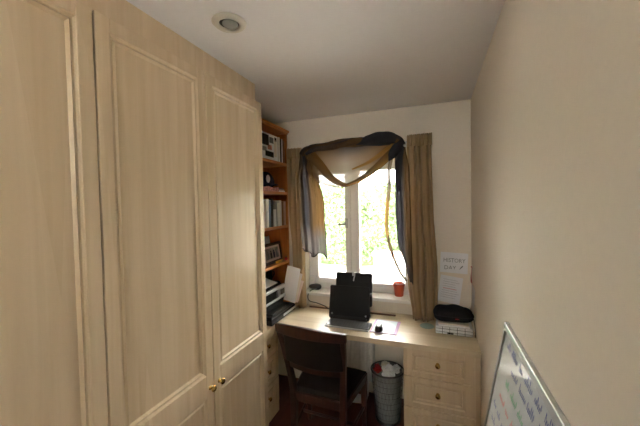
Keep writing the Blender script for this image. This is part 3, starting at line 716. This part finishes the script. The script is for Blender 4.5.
# tilted black stand with a second panel behind it
t = thing('laptop_stand', 'black tilted stand with two stacked panels and a silver clip', 'stand', (-0.65, 2.42, ZD))
def rounded_panel(cx, w, h, th, r, mtx):
    b = NB(); pts = []
    for (qx, qz, a0) in ((w/2-r, r, -90), (w/2-r, h-r, 0), (-w/2+r, h-r, 90), (-w/2+r, r, 180)):
        for k in range(5): a = math.radians(a0+k*22.5); pts.append((qx+r*math.cos(a), qz+r*math.sin(a)))
    f0 = [b.verts.new((x, 0, z)) for x, z in pts]; f1 = [b.verts.new((x, th, z)) for x, z in pts]; n = len(pts)
    b.faces.new(f0[::-1]); b.faces.new(f1)
    for i in range(n): b.faces.new((f0[i], f0[(i+1) % n], f1[(i+1) % n], f1[i]))
    bmesh.ops.transform(b, matrix=mtx, verts=b.verts[:]); return b
m1 = Matrix.Translation((-0.657, 2.352, ZD+0.012)) @ Matrix.Rotation(math.radians(1.5), 4, 'Z') @ Matrix.Rotation(math.radians(-13), 4, 'X')
fp = obj('front_panel', rounded_panel(0, 0.328, 0.262, 0.014, 0.014, m1), 'matt', t, bevel=0.002)
m2 = Matrix.Translation((-0.637, 2.440, ZD+0.10)) @ Matrix.Rotation(math.radians(1.5), 4, 'Z') @ Matrix.Rotation(math.radians(-8), 4, 'X')
bp = obj('back_panel', rounded_panel(0, 0.306, 0.266, 0.010, 0.012, m2), 'matt', t, bevel=0.002)
b = NB(); box(b, -0.012, 0.012, -0.010, 0.014, 0.240, 0.270, mtx=m2); box(b, -0.005, 0.004, -0.008, -0.002, 0.195, 0.245, mtx=m2 @ Matrix.Rotation(math.radians(10), 4, 'Y')@Matrix.Translation((-0.035, 0, 0)))
k = obj('clip', b, 'silver', bp, bevel=0.002); k['label'] = 'silver paper clip at the top edge'
for sx in (-0.138, 0.138):
    b = NB(); lathe(b, [(0.001, 0.004), (0.006, 0.004), (0.008, 0.0)], (0, 0, 0), '-Y', 14); bmesh.ops.transform(b, matrix=m1 @ Matrix.Translation((sx, 0, 0.038)), verts=b.verts[:])
    k = obj('screw_cap', b, 'silver', fp, smooth=True); k['label'] = 'silver screw cap'
b = NB(); box(b, -0.15, 0.15, -0.030, 0.0, 0.010, 0.018, mtx=m1); box(b, -0.15, 0.15, -0.032, -0.027, 0.010, 0.03, mtx=m1); obj('ledge', b, 'black', t, bevel=0.002)
b = NB()
for sx in (-0.13, 0.13): box(b, sx-0.012, sx+0.012, 0.02, 0.028, -0.012, 0.22, mtx=Matrix.Translation((-0.65, 2.488, ZD+0.0135)) @ Matrix.Rotation(math.radians(12), 4, 'X')@Matrix.Translation((0, -0.024, 0)))
box(b, -0.79, -0.51, 2.33, 2.51, ZD, ZD+0.008)
obj('rear_foot', b, 'black', t)
b = NB(); lathe(b, [(0.001, 0), (0.012, 0), (0.013, 0.004), (0.013, 0.018), (0.009, 0.022), (0.001, 0.022)], (-0.500, 2.425, ZD+0.205), 'X', 16); obj('side_knob', b, 'black', t, smooth=True)
# keyboard
t = thing('keyboard', 'slim dark keyboard with a silver front edge before the black stand', 'keyboard', (-0.63, 2.255, ZD))
mk = Rz(-1.5, (-0.63, 2.26, 0))
def wedge(x0, x1, y0, y1, za, zb_, base):
    b = NB(); vs = box(b, x0, x1, y0, y1, base, base+za)
    for v in vs:
        if v.co.z > base+1e-5 and v.co.y > (y0+y1)/2: v.co.z = base+zb_
    bmesh.ops.transform(b, matrix=mk, verts=b.verts[:]); return b
obj('base', wedge(-0.802, -0.462, 2.205, 2.325, 0.010, 0.018, ZD+0.001), 'matt', t, bevel=0.003)
k = obj('front_edge', wedge(-0.803, -0.461, 2.190, 2.206, 0.007, 0.011, ZD+0.001), 'silver', t, bevel=0.003); k['label'] = 'silver front edge'
b = NB()
for r in range(5):
    nkey = 15; yy = 2.211+r*0.0222; zz = ZD+0.012+0.0015*r
    xx = -0.796; step = 0.328/nkey
    for i in range(nkey):
        if r == 0 and 5 <= i <= 9:
            if i == 5: box(b, xx+step*5, xx+step*10-0.003, yy, yy+0.019, zz, zz+0.004)
            continue
        box(b, xx+step*i, xx+step*(i+1)-0.003, yy, yy+0.019, zz, zz+0.004)
bmesh.ops.transform(b, matrix=mk, verts=b.verts[:])
k = obj('keys', b, 'key', t); k['kind'] = 'stuff'
# mouse mat and mouse
mmx = Rz(-1.0, (-0.36, 2.33, 0))
t = thing('mouse_mat', 'pale blue mouse mat with a lilac border beside the keyboard', 'mouse mat', (-0.36, 2.32, ZD))
obj('pad', bx(-0.456, -0.262, 2.20, 2.452, ZD+0.0005, ZD+0.0035, mtx=mmx), 'lilac', t)
obj('printed_face', bx(-0.443, -0.284, 2.206, 2.446, ZD+0.0035, ZD+0.0042, mtx=mmx), 'matpad', t)
t = thing('mouse', 'small black computer mouse on the pale mat', 'mouse', (-0.397, 2.245, ZD+0.0045))
b = NB()
def mous(u, v):
    a = 2*math.pi*u; ph = math.pi/2*v
    r = math.cos(ph)**0.6
    x = 0.029*r*math.copysign(abs(math.cos(a))**0.8, math.cos(a)); y_ = 0.046*r*math.copysign(abs(math.sin(a))**0.8, math.sin(a))
    return (-0.397+x, 2.245+y_, ZD+0.0048+0.036*math.sin(ph)*(1-2.5*y_))
grid(b, mous, 28, 10); bmesh.ops.remove_doubles(b, verts=b.verts[:], dist=1e-5); obj('body', b, 'black', t, smooth=True)
b = NB(); lathe(b, [(0.001, -0.003), (0.008, -0.003), (0.008, 0.003), (0.001, 0.003)], (-0.397, 2.268, ZD+0.034), 'X', 14); obj('scroll_wheel', b, 'key', t)
for s in (-1, 1): obj('button', bx(-0.397+(0.003 if s > 0 else -0.022), -0.397+(0.022 if s > 0 else -0.003), 2.262, 2.284, ZD+0.024, ZD+0.036), 'black', t, bevel=0.006)
# teal disc
t = thing('coaster', 'round teal coaster lying by the foot of the right curtain', 'coaster', (-0.065, 2.44, ZD))
b = NB(); lathe(b, [(0.001, 0.0), (0.050, 0.0), (0.052, 0.002), (0.050, 0.0045), (0.012, 0.0045), (0.011, 0.003), (0.001, 0.003)], (-0.066, 2.432, ZD+0.0005), 'Z', 36); obj('disc', b, 'teal', t)
# gridded box, papers and black case
t = thing('gridded_box', 'white box with black grid lines on the right end of the desk', 'box', (0.12, 2.42, ZD))
mb = Rz(-1.5, (0.12, 2.42, 0)) @ Matrix.Translation((-0.003, 0, 0))
obj('shell', bx(0.0, 0.242, 2.318, 2.53, ZD+0.001, ZD+0.058, mtx=mb), 'grid_white', t, bevel=0.006)
b = NB()
for xx in (0.046, 0.094, 0.143, 0.192): box(b, xx-0.0014, xx+0.0014, 2.3172, 2.3182, ZD+0.004, ZD+0.056, mtx=mb)
for zz in (0.018, 0.040): box(b, 0.003, 0.239, 2.3172, 2.3182, ZD+zz-0.0012, ZD+zz+0.0012, mtx=mb)
obj('grid_lines', b, 'matt', t)
obj('label_plate', bx(0.078, 0.118, 2.3155, 2.3172, ZD+0.006, ZD+0.016, mtx=mb), 'matt', t)
for i in range(2):
    mp_ = Rz([2, -3, 1][i], (0.11, 2.42, 0))
    o = obj('paper_stack', bx(0.012+0.004*i, 0.215, 2.325+0.006*i, 2.52, ZD+0.0585+0.0085*i, ZD+0.0665+0.0085*i, mtx=mp_), ['paper', 'paper_w', 'paper'][i])
    tag(o, ['lower white paper bundle lying on the gridded box', 'upper cream paper bundle right under the black case'][i], 'paper', 'paper bundles under the black case')
t = thing('black_case', 'rounded black padded case lying on papers in the desk corner', 'case', (0.11, 2.44, ZD+0.092))
def case(u, v):
    a = 2*math.pi*u; p = math.pi*(v-0.5)
    e = 0.45; c_ = lambda q: math.copysign(abs(math.cos(q))**e, math.cos(q)); s_ = lambda q: math.copysign(abs(math.sin(q))**e, math.sin(q))
    x = 0.132*(abs(math.cos(p))**0.5)*c_(a); y_ = 0.088*(abs(math.cos(p))**0.5)*s_(a); z = 0.048*math.copysign(abs(math.sin(p))**0.7, math.sin(p))
    sag = 0.014*noise.noise(Vector((x*12, y_*12, 3)))
    return (0.114+x, 2.400+y_, ZD+0.130+z*(1.0-0.9*x)*(1 if z > 0 else 0.98)+ (sag if z > 0 else 0) - (0.010*(x/0.128)**2 if z > 0 else 0))
b = NB(); grid(b, case, 48, 20); bmesh.ops.remove_doubles(b, verts=b.verts[:], dist=1e-5); obj('body', b, 'nylon', t, smooth=True)
b = NB(); tube(b, [Vector(case(i/48, 0.5))+Vector((0, 0, 0.002)) for i in range(49)], 0.003, 6, False); obj('zip_piping', b, 'matt', t, smooth=True)
b = NB(); P = smooth_path([(0.205, 2.35, ZD+0.165), (0.236, 2.33, ZD+0.135), (0.247, 2.31, ZD+0.08), (0.249, 2.30, ZD+0.03), (0.247, 2.302, ZD+0.006)], 6)
grid(b, lambda u, v: P[round(u*(len(P)-1))] + Vector((0.002*v, 0.03*v, 0)), len(P)-1, 2); obj('strap', b, 'nylon', t, solid=0.003)
b = NB(); box(b, 0.125, 0.148, 2.3095, 2.3125, ZD+0.118, ZD+0.122); k = obj('red_tag', b, 'red', t); k['label'] = 'small dark red tag'

# ---- taped papers: back wall, right wall
def wall_paper(x0, z0, w_, h_, rot, m, label, group):
    t = thing('wall_note', label, 'paper', (x0, YB-0.001, z0), group)
    mm = Matrix.Translation((x0, YB-0.0012, z0)) @ Matrix.Rotation(math.radians(rot), 4, 'Y')
    b = NB(); grid(b, lambda u, v: (w_*u, -0.004*max(0, 0.3-v)*(1+math.sin(3*u)), h_*v), 8, 8); bmesh.ops.transform(b, matrix=mm, verts=b.verts[:])
    obj('sheet', b, m, t, solid=0.001)
    return t, mm
def text(body, size, mtx, m, parent, name='lettering', shear=0.0, stretch=1.0):
    cu = bpy.data.curves.new(name, 'FONT'); cu.body = body; cu.size = size; cu.extrude = 0.0002; cu.resolution_u = 2; cu.shear = shear
    tmp = bpy.data.objects.new(name, cu); C.objects.link(tmp)
    dg = bpy.context.evaluated_depsgraph_get(); me = bpy.data.meshes.new_from_object(tmp.evaluated_get(dg)); bpy.data.objects.remove(tmp)
    me.transform(mtx @ Matrix.Diagonal((stretch, 1, 1, 1))); me.materials.clear()
    return obj(name, me, m, parent)
t, mm = wall_paper(0.030, 1.106, 0.202, 0.162, 2.5, 'paper', 'white hand-lettered sheet taped above the lined sheet on the back wall', 'notes on the back wall')
up_ = Matrix.Rotation(math.radians(90), 4, 'X')
text('HISTORY', 0.046, mm @ Matrix.Translation((0.022, -0.0012, 0.085)) @ up_, 'ink_grey', t, stretch=0.86)
text('DAY', 0.046, mm @ Matrix.Translation((0.030, -0.0012, 0.025)) @ up_, 'ink_grey', t, stretch=0.95)
text('!', 0.066, mm @ Matrix.Translation((0.122, -0.0012, 0.018)) @ up_, 'key', t, shear=0.5, stretch=1.4)
t, mm = wall_paper(0.008, 0.872, 0.165, 0.215, 8.0, 'paper', 'white sheet with a red line taped on the back wall above the black case', 'notes on the back wall')
b = NB()
for i in range(9):
    if i != 4: box(b, 0.022, 0.022+random.uniform(0.09, 0.13), -0.0022, -0.0016, 0.185-0.018*i, 0.1865-0.018*i, mtx=mm)
k = obj('written_lines', b, 'ink_grey', t)
k = obj('red_line', bx(0.030, 0.130, -0.0022, -0.0016, 0.112, 0.115, mtx=mm), 'ink_red', t); k['label'] = 'red line of writing'
def side_note(y0, y1, z0, z1, m, label, th=0.0015):
    b = NB(); grid(b, lambda u, v: (XR-0.0015-0.022*(1-v)*(0.5+0.5*math.sin(4*u)), lerp(y0, y1, u), lerp(z0, z1, v)), 8, 8)
    return tag(obj('wall_note', b, m, solid=0.001), label, 'paper', 'notes on the right wall')
side_note(2.40, 2.585, 0.84, 1.035, 'paper', 'white sheet on the right wall just below the red ribbon')
side_note(2.31, 2.425, 0.775, 0.93, 'paper_w', 'cream sheet low on the right wall beside the black case')
t = thing('red_ribbon', 'red ribbon hanging on the right wall near the corner', 'ribbon', (XR-0.003, 2.60, 1.04))
b = NB(); grid(b, lambda u, v: (XR-0.004-0.005*math.sin(3*v+u), lerp(2.572, 2.615, u)-0.006*v, lerp(1.045, 1.165, v)), 4, 10); obj('band', b, 'red', t, solid=0.002)
b = NB(); lathe(b, [(0.001, 0.006), (0.005, 0.005), (0.006, 0)], (XR-0.0095, 2.588, 1.168), 'X', 12); obj('pin', b, 'red', t)

# ---------------------------------------------------------------- things on the sill
t = thing('plant_pot', 'small orange-red plastic plant pot on the window sill', 'pot', (-0.303, 2.742, ZS)); c = (-0.303, 2.738, ZS)
b = NB(); lathe(b, [(0.001, 0.0), (0.033, 0.0), (0.037, 0.004), (0.0445, 0.088), (0.049, 0.089), (0.051, 0.116), (0.047, 0.116), (0.043, 0.095), (0.001, 0.092)], c, 'Z', 32); obj('body', b, 'pot', t, bevel=0.001)
b = NB(); lathe(b, [(0.001, 0.0955), (0.02, 0.097), (0.0425, 0.0965)], c, 'Z', 20); obj('soil', b, 'soil', t)
t = thing('black_gadget', 'smooth black handset lying at the left end of the window sill', 'handset', (-1.10, 2.73, ZS))
b = NB()
def gad(u, v):
    a = 2*math.pi*u; p = math.pi*(v-0.5)
    r = abs(math.cos(p))**0.6
    return (-1.083+0.062*r*math.copysign(abs(math.cos(a))**0.7, math.cos(a)), 2.720+0.032*r*math.copysign(abs(math.sin(a))**0.7, math.sin(a)), ZS+0.027+0.026*math.sin(p)*(1+4*0.062*math.cos(a)*r*0.8))
grid(b, gad, 30, 12); bmesh.ops.remove_doubles(b, verts=b.verts[:], dist=1e-5); obj('body', b, 'black', t, smooth=True)
obj('grey_strip', bx(-1.115, -1.055, 2.686, 2.690, ZS+0.014, ZS+0.02), 'key', t)
t = thing('white_adapter', 'small white box standing behind the black handset on the sill', 'box', (-1.12, 2.77, ZS))
obj('body', bx(-1.155, -1.098, 2.755, 2.785-0.02+0.015, ZS+0.0005, ZS+0.135), 'upvc', t, bevel=0.006)
obj('socket_face', bx(-1.148, -1.105, 2.7535, 2.755, ZS+0.05, ZS+0.11), 'sill', t)
b = NB(); P = smooth_path([(-1.06, 2.698, ZS+0.012), (-1.10, 2.66, ZS+0.008), (-1.115, 2.615, ZS-0.03), (-1.10, 2.61, ZD+0.045), (-1.02, 2.60, ZD+0.035), (-0.93, 2.555, ZD+0.030), (-0.88, 2.545, ZD+0.010), (-0.83, 2.535, ZD+0.005), (-0.76, 2.532, ZD+0.005)], 8)
tube(b, P, 0.004, 8); tag(obj('cable', b, 'black', smooth=True), 'thin black cable trailing from the sill to the black stand', 'cable')

# ---------------------------------------------------------------- chair
ch = thing('chair', 'dark mahogany dining chair with black leather seat and back at the desk', 'chair', (-0.71, 1.97, 0))
def post(pts, r):
    b = NB(); P = smooth_path(pts, 6); n = len(P)
    rings = []
    for i, p in enumerate(P):
        s = i/(n-1); rr = curve(r, s); ry = rr*1.25
        rings.append([b.verts.new(p + Vector((sx*rr, sy*ry, 0))) for sx, sy in ((-1, -1), (1, -1), (1, 1), (-1, 1))])
    for a, c_ in zip(rings, rings[1:]):
        for k in range(4): b.faces.new((a[k], a[(k+1) % 4], c_[(k+1) % 4], c_[k]))
    b.faces.new(rings[0]); b.faces.new(rings[-1]); return b
PR = [(0, 0.013), (0.45, 0.019), (0.75, 0.016), (1, 0.014)]
obj('leg', post([(-0.870, 1.735, 0), (-0.872, 1.775, 0.22), (-0.880, 1.795, 0.45), (-0.912, 1.77, 0.68), (-0.945, 1.725, 0.885)], PR), 'mahog', ch, bevel=0.004)
obj('leg', post([(-0.530, 1.715, 0), (-0.535, 1.757, 0.22), (-0.537, 1.78, 0.45), (-0.526, 1.757, 0.68), (-0.513, 1.712, 0.875)], PR), 'mahog', ch, bevel=0.004)
obj('leg', post([(-0.925, 2.165, 0), (-0.925, 2.165, 0.2), (-0.925, 2.165, 0.40)], [(0, 0.012), (1, 0.021)]), 'mahog', ch, bevel=0.004)
obj('leg', post([(-0.492, 2.150, 0), (-0.492, 2.150, 0.2), (-0.492, 2.150, 0.40)], [(0, 0.012), (1, 0.021)]), 'mahog', ch, bevel=0.004)
def bow(s, d): return d*(1-(2*s-1)**2)
def rail(z0, z1, xa, xb, ya, yb_, depth, th, crown=0.0, ztilt=0.0, dz=0.0):
    """curved back rail from (xa,ya) to (xb,yb_), bowed backwards"""
    b = NB(); rings = []
    N = 18
    for i in range(N+1):
        s = i/N; x = lerp(xa, xb, s); y = lerp(ya, yb_, s) - bow(s, depth); zz = lerp(0, dz, s)
        zt = z1 + zz + bow(s, crown)
        rings.append([b.verts.new(p) for p in ((x, y-th/2+ztilt, z0+zz), (x, y+th/2+ztilt, z0+zz), (x, y+th/2, zt), (x, y-th/2, zt))])
    for a, c_ in zip(rings, rings[1:]):
        for k in range(4): b.faces.new((a[k], a[(k+1) % 4], c_[(k+1) % 4], c_[k]))
    b.faces.new(rings[0]); b.faces.new(rings[-1]); return b
obj('top_rail', rail(0.860, 0.915, -0.965, -0.492, 1.722, 1.708, 0.045, 0.026, 0.018, 0.006, -0.008), 'mahog', ch, bevel=0.006)
obj('lower_rail', rail(0.625, 0.668, -0.905, -0.524, 1.775, 1.760, 0.040, 0.022, 0, 0.006, -0.006), 'mahog', ch, bevel=0.004)
obj('backrest', rail(0.667, 0.861, -0.912, -0.522, 1.736, 1.722, 0.043, 0.030, 0, 0.030, -0.008), 'leather', ch, bevel=0.010, seg=3)
b = NB()
sp = [(-0.895, 1.79), (-0.525, 1.775), (-0.470, 2.175), (-0.950, 2.190)]
plate(sp, 0.385, 0.440, b); obj('seat_frame', b, 'mahog', ch, bevel=0.005)
b = NB()
def inq(u, v):
    a = Vector(sp[0]).lerp(Vector(sp[1]), u); d = Vector(sp[3]).lerp(Vector(sp[2]), u); return a.lerp(d, v)
def seat(u, v):
    p = inq(lerp(0.015, 0.985, u), lerp(0.05, 0.99, v))
    z = 0.448+0.026*((1-(2*u-1)**6)*(1-(2*v-1)**6))**0.5
    return (p.x, p.y, z)
vs = grid(b, seat, 22, 22)
ext = bmesh.ops.extrude_face_region(b, geom=b.faces[:])
for v in [g for g in ext['geom'] if isinstance(g, bmesh.types.BMVert)]: v.co.z = 0.441
obj('seat', b, 'leather', ch, smooth=False)
b = NB(); box(b, -0.93, -0.92, 1.78, 2.16, 0.20, 0.222); b2 = NB()
for xa, ya, xb, yb_ in ((-0.872, 1.775, -0.925, 2.165), (-0.535, 1.757, -0.492, 2.15)):
    b = NB(); tube(b, [(xa, ya, 0.2), (xb, yb_, 0.2)], 0.010, 8); obj('stretcher', b, 'mahog', ch, smooth=True)
b = NB(); tube(b, [(-0.90, 1.97, 0.2), (-0.513, 1.95, 0.2)], 0.010, 8); obj('stretcher', b, 'mahog', ch, smooth=True)

# ---------------------------------------------------------------- waste bin
bn = thing('waste_bin', 'grey wire-mesh waste bin overflowing with paper under the desk', 'bin', (-0.355, 2.37, 0))
bcx, bcy, BH = -0.357, 2.365, 0.385
rad_at = lambda z: lerp(0.093, 0.122, z/BH)
b = NB()
NV = 26
for i in range(NV):
    for sgn in (1, -1):
        pts = []
        for k in range(5):
            z = BH*k/4; a = 2*math.pi*(i/NV + sgn*0.10*k/4); r = rad_at(z); pts.append((bcx+r*math.cos(a), bcy+r*math.sin(a), z+0.002))
        tube(b, pts, 0.0009, 3, False)
for k in range(1, 9):
    z = BH*k/9; r = rad_at(z); tube(b, [(bcx+r*math.cos(2*math.pi*i/32), bcy+r*math.sin(2*math.pi*i/32), z) for i in range(33)], 0.0009, 3, False)
k = obj('mesh_wall', b, 'wire', bn); k['kind'] = 'stuff'
b = NB(); tube(b, [(bcx+0.123*math.cos(2*math.pi*i/40), bcy+0.123*math.sin(2*math.pi*i/40), BH) for i in range(41)], 0.006, 8, False); obj('rim', b, 'wire', bn, smooth=True)
b = NB(); lathe(b, [(0.001, 0.0), (0.095, 0.0), (0.097, 0.006), (0.092, 0.012), (0.001, 0.008)], (bcx, bcy, 0.0), 'Z', 32); obj('base', b, 'wire', bn)
b = NB()
def lin(u, v):
    a = 2*math.pi*u; z = lerp(0.015, BH+0.004, v); r = rad_at(z)-0.008-0.006*abs(noise.noise(Vector((math.cos(a)*3, math.sin(a)*3, z*14)))); return (bcx+r*math.cos(a), bcy+r*math.sin(a), z)
grid(b, lin, 40, 14); obj('liner', b, 'liner', bn, smooth=False)
def crumple(c, r, m, label, seed, group='rubbish in the waste bin', flat=1.0):
    b = NB(); bmesh.ops.create_icosphere(b, subdivisions=3, radius=1.0)
    for v in b.verts:
        p = v.co.copy(); k = 0.75 + 0.45*noise.noise(p*1.7+Vector((seed, 0, 0))) + 0.22*noise.noise(p*4+Vector((0, seed, 0)))
        v.co = Vector((c[0]+p.x*r*k, c[1]+p.y*r*k, c[2]+p.z*r*k*flat))
    return tag(obj('crumpled_paper', b, m), label, 'paper', group)
crumple((bcx+0.008, bcy-0.032, 0.376), 0.068, 'paper', 'big white crumpled paper at the front of the waste bin', 3)
crumple((bcx+0.058, bcy+0.055, 0.372), 0.042, 'paper', 'white crumpled paper at the right rim of the waste bin', 11)
crumple((bcx-0.025, bcy+0.072, 0.372), 0.045, 'paper_w', 'cream crumpled paper at the back of the waste bin', 17)
crumple((bcx-0.02, bcy-0.01, 0.22), 0.075, 'paper_w', 'cream crumpled paper seen through the bin mesh, upper', 23)
crumple((bcx+0.02, bcy, 0.09), 0.075, 'paper', 'white crumpled paper seen through the bin mesh, lower', 29)
o = crumple((bcx-0.076, bcy+0.006, 0.378), 0.038, 'red', 'crumpled red wrapper at the left rim of the waste bin', 37); o.name = 'crumpled_wrapper'; o['category'] = 'wrapper'
b = NB(); grid(b, lambda u, v: (-0.70+0.15*u, 2.45+0.10*v+0.02*u, 0.004+0.022*u*v+0.01*math.sin(5*u)*v), 8, 8); tag(obj('paper_sheet', b, 'paper', solid=0.001), 'loose white sheet on the floor under the desk', 'paper')

# ---------------------------------------------------------------- whiteboard leaning on the right wall
K = 0.176; ang = math.atan(K); LEN = 1.207/math.cos(ang)-0.004
wb = thing('whiteboard', 'whiteboard with coloured handwriting leaning against the right wall', 'whiteboard', (0.05, 0.89, 0))
Ytop, Ylow = 1.328, 0.428
# local frame: a = distance from the far side edge towards the viewer, s = distance down from the top, n = out of the face
T0 = Vector((0.2435, Ytop, 1.207)); dn = Vector((-math.sin(ang), 0, -math.cos(ang))); dy = Vector((0, -1, 0)); nn = Vector((-math.cos(ang), 0, math.sin(ang)))
MB_ = Matrix(((dy.x, dn.x, nn.x, T0.x), (dy.y, dn.y, nn.y, T0.y), (dy.z, dn.z, nn.z, T0.z), (0, 0, 0, 1)))
Wb = Ytop-Ylow
obj('writing_surface', bx(0.006, Wb-0.006, 0.006, LEN-0.006, -0.014, -0.006, mtx=MB_), 'board', wb)
ft = 0.024
fr = [(0.0, Wb, 0.0, ft), (0.0, Wb, LEN-ft, LEN), (0.0, ft*0.7, ft, LEN-ft), (Wb-ft*0.7, Wb, ft, LEN-ft)]
for a in fr: obj('frame_rail', bx(*a, -0.016, 0.0, mtx=MB_), 'steel', wb, bevel=0.003)
for ca, cs in ((0, 0), (Wb, 0), (0, LEN), (Wb, LEN)):
    a0 = ca-0.003 if ca == 0 else ca-0.018; s0 = cs-0.003 if cs == 0 else cs-0.018
    k = obj('corner_cap', bx(a0, a0+0.021, s0, s0+0.021 if cs == 0 else s0+0.0178, -0.0165, 0.0015, mtx=MB_), 'silver', wb, bevel=0.004)
# handwriting: joined-up marker strokes, illegible in the photograph
def scrawl(a0, a1, s0, ht, m, seed, words=4):
    rnd = random.Random(seed); b = NB(); a = a0
    while a < a1:
        wl = rnd.uniform(0.035, 0.075); P = []; x = a
        while x < a+wl:
            hh = ht*(1.0 if rnd.random() > 0.25 else 1.9)
            P += [(x, s0+rnd.uniform(-.002, .002), -0.0055), (x+0.003, s0-hh*rnd.uniform(0.7, 1.0), -0.0055), (x+0.007, s0-hh*0.3, -0.0055)]
            x += rnd.uniform(0.008, 0.012)
        if len(P) > 3:
            Q = smooth_path(P, 3)
            prev = None
            for i, p in enumerate(Q):
                d = (Q[min(i+1, len(Q)-1)]-Q[max(i-1, 0)]).normalized(); n2 = Vector((-d.y, d.x, 0))*0.0014
                cur = (b.verts.new(p+n2), b.verts.new(p-n2))
                if prev: b.faces.new((prev[0], prev[1], cur[1], cur[0]))
                prev = cur
        a += wl + rnd.uniform(0.018, 0.03)
    bmesh.ops.transform(b, matrix=MB_, verts=b.verts[:])
    k = obj('handwriting', b, m, wb); k['kind'] = 'stuff'; return k
scrawl(0.075, 0.62, 0.066, 0.017, 'ink_blue', 1); scrawl(0.17, 0.56, 0.112, 0.016, 'ink_blue', 2)
scrawl(0.14, 0.50, 0.170, 0.016, 'ink_green', 4)
scrawl(0.10, 0.40, 0.235, 0.016, 'ink_red', 6)
scrawl(0.05, 0.36, 0.295, 0.016, 'ink_blue', 8); scrawl(0.06, 0.38, 0.345, 0.016, 'ink_blue', 9)

# ---------------------------------------------------------------- garden outside
struct('ground', bx(-14, 10, YO, 16, -0.25, -0.2), 'patio', 'pale paved garden ground beyond the window', 'ground')
t = thing('garden_wall', 'low white rendered garden wall with pinkish coping, outside the window', 'garden wall', (0.8, 5.6, -0.2))
obj('wall_body', bx(-1.05, 3.5, 5.5, 5.72, -0.2, 0.72), 'render', t)
x = -1.08
cm = None
while x < 3.5:
    o = obj('coping_stone', bx(x, x+0.43, 5.46, 5.76, 0.72, 0.775), 'coping', t, bevel=0.006); x += 0.437
hg = thing('hedge', 'leafy green hedge filling the view behind the garden wall', 'hedge', (-2, 9, -0.2))
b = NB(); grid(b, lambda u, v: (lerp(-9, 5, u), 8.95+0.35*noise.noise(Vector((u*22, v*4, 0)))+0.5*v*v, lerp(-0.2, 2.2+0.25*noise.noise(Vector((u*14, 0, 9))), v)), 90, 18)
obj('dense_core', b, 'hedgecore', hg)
b = NB(); rnd = random.Random(5)
for i in range(15000):
    u = rnd.random(); v = rnd.random()**0.85
    x = lerp(-8, 4, u); z = lerp(-0.1, 2.25+0.3*noise.noise(Vector(((x+9)/14*14, 0, 9))), v)
    y = 8.75 + 0.35*noise.noise(Vector(((x+9)/14*22, v*4, 0))) + 0.45*v*v + rnd.uniform(-0.22, 0.22)
    n_ = Vector((rnd.uniform(-1, 1), rnd.uniform(-1.4, 0.2), rnd.uniform(-0.2, 1.2))).normalized()
    a_ = n_.orthogonal().normalized(); a_.rotate(Matrix.Rotation(rnd.uniform(0, 6.28), 3, n_)); c_ = n_.cross(a_); s = rnd.uniform(0.035, 0.07)
    p = Vector((x, y, z)); b.faces.new([b.verts.new(p+q) for q in (-a_*s, c_*s*0.5, a_*s, -c_*s*0.5)])
k = obj('leaves', b, 'leaf', hg); k['kind'] = 'stuff'
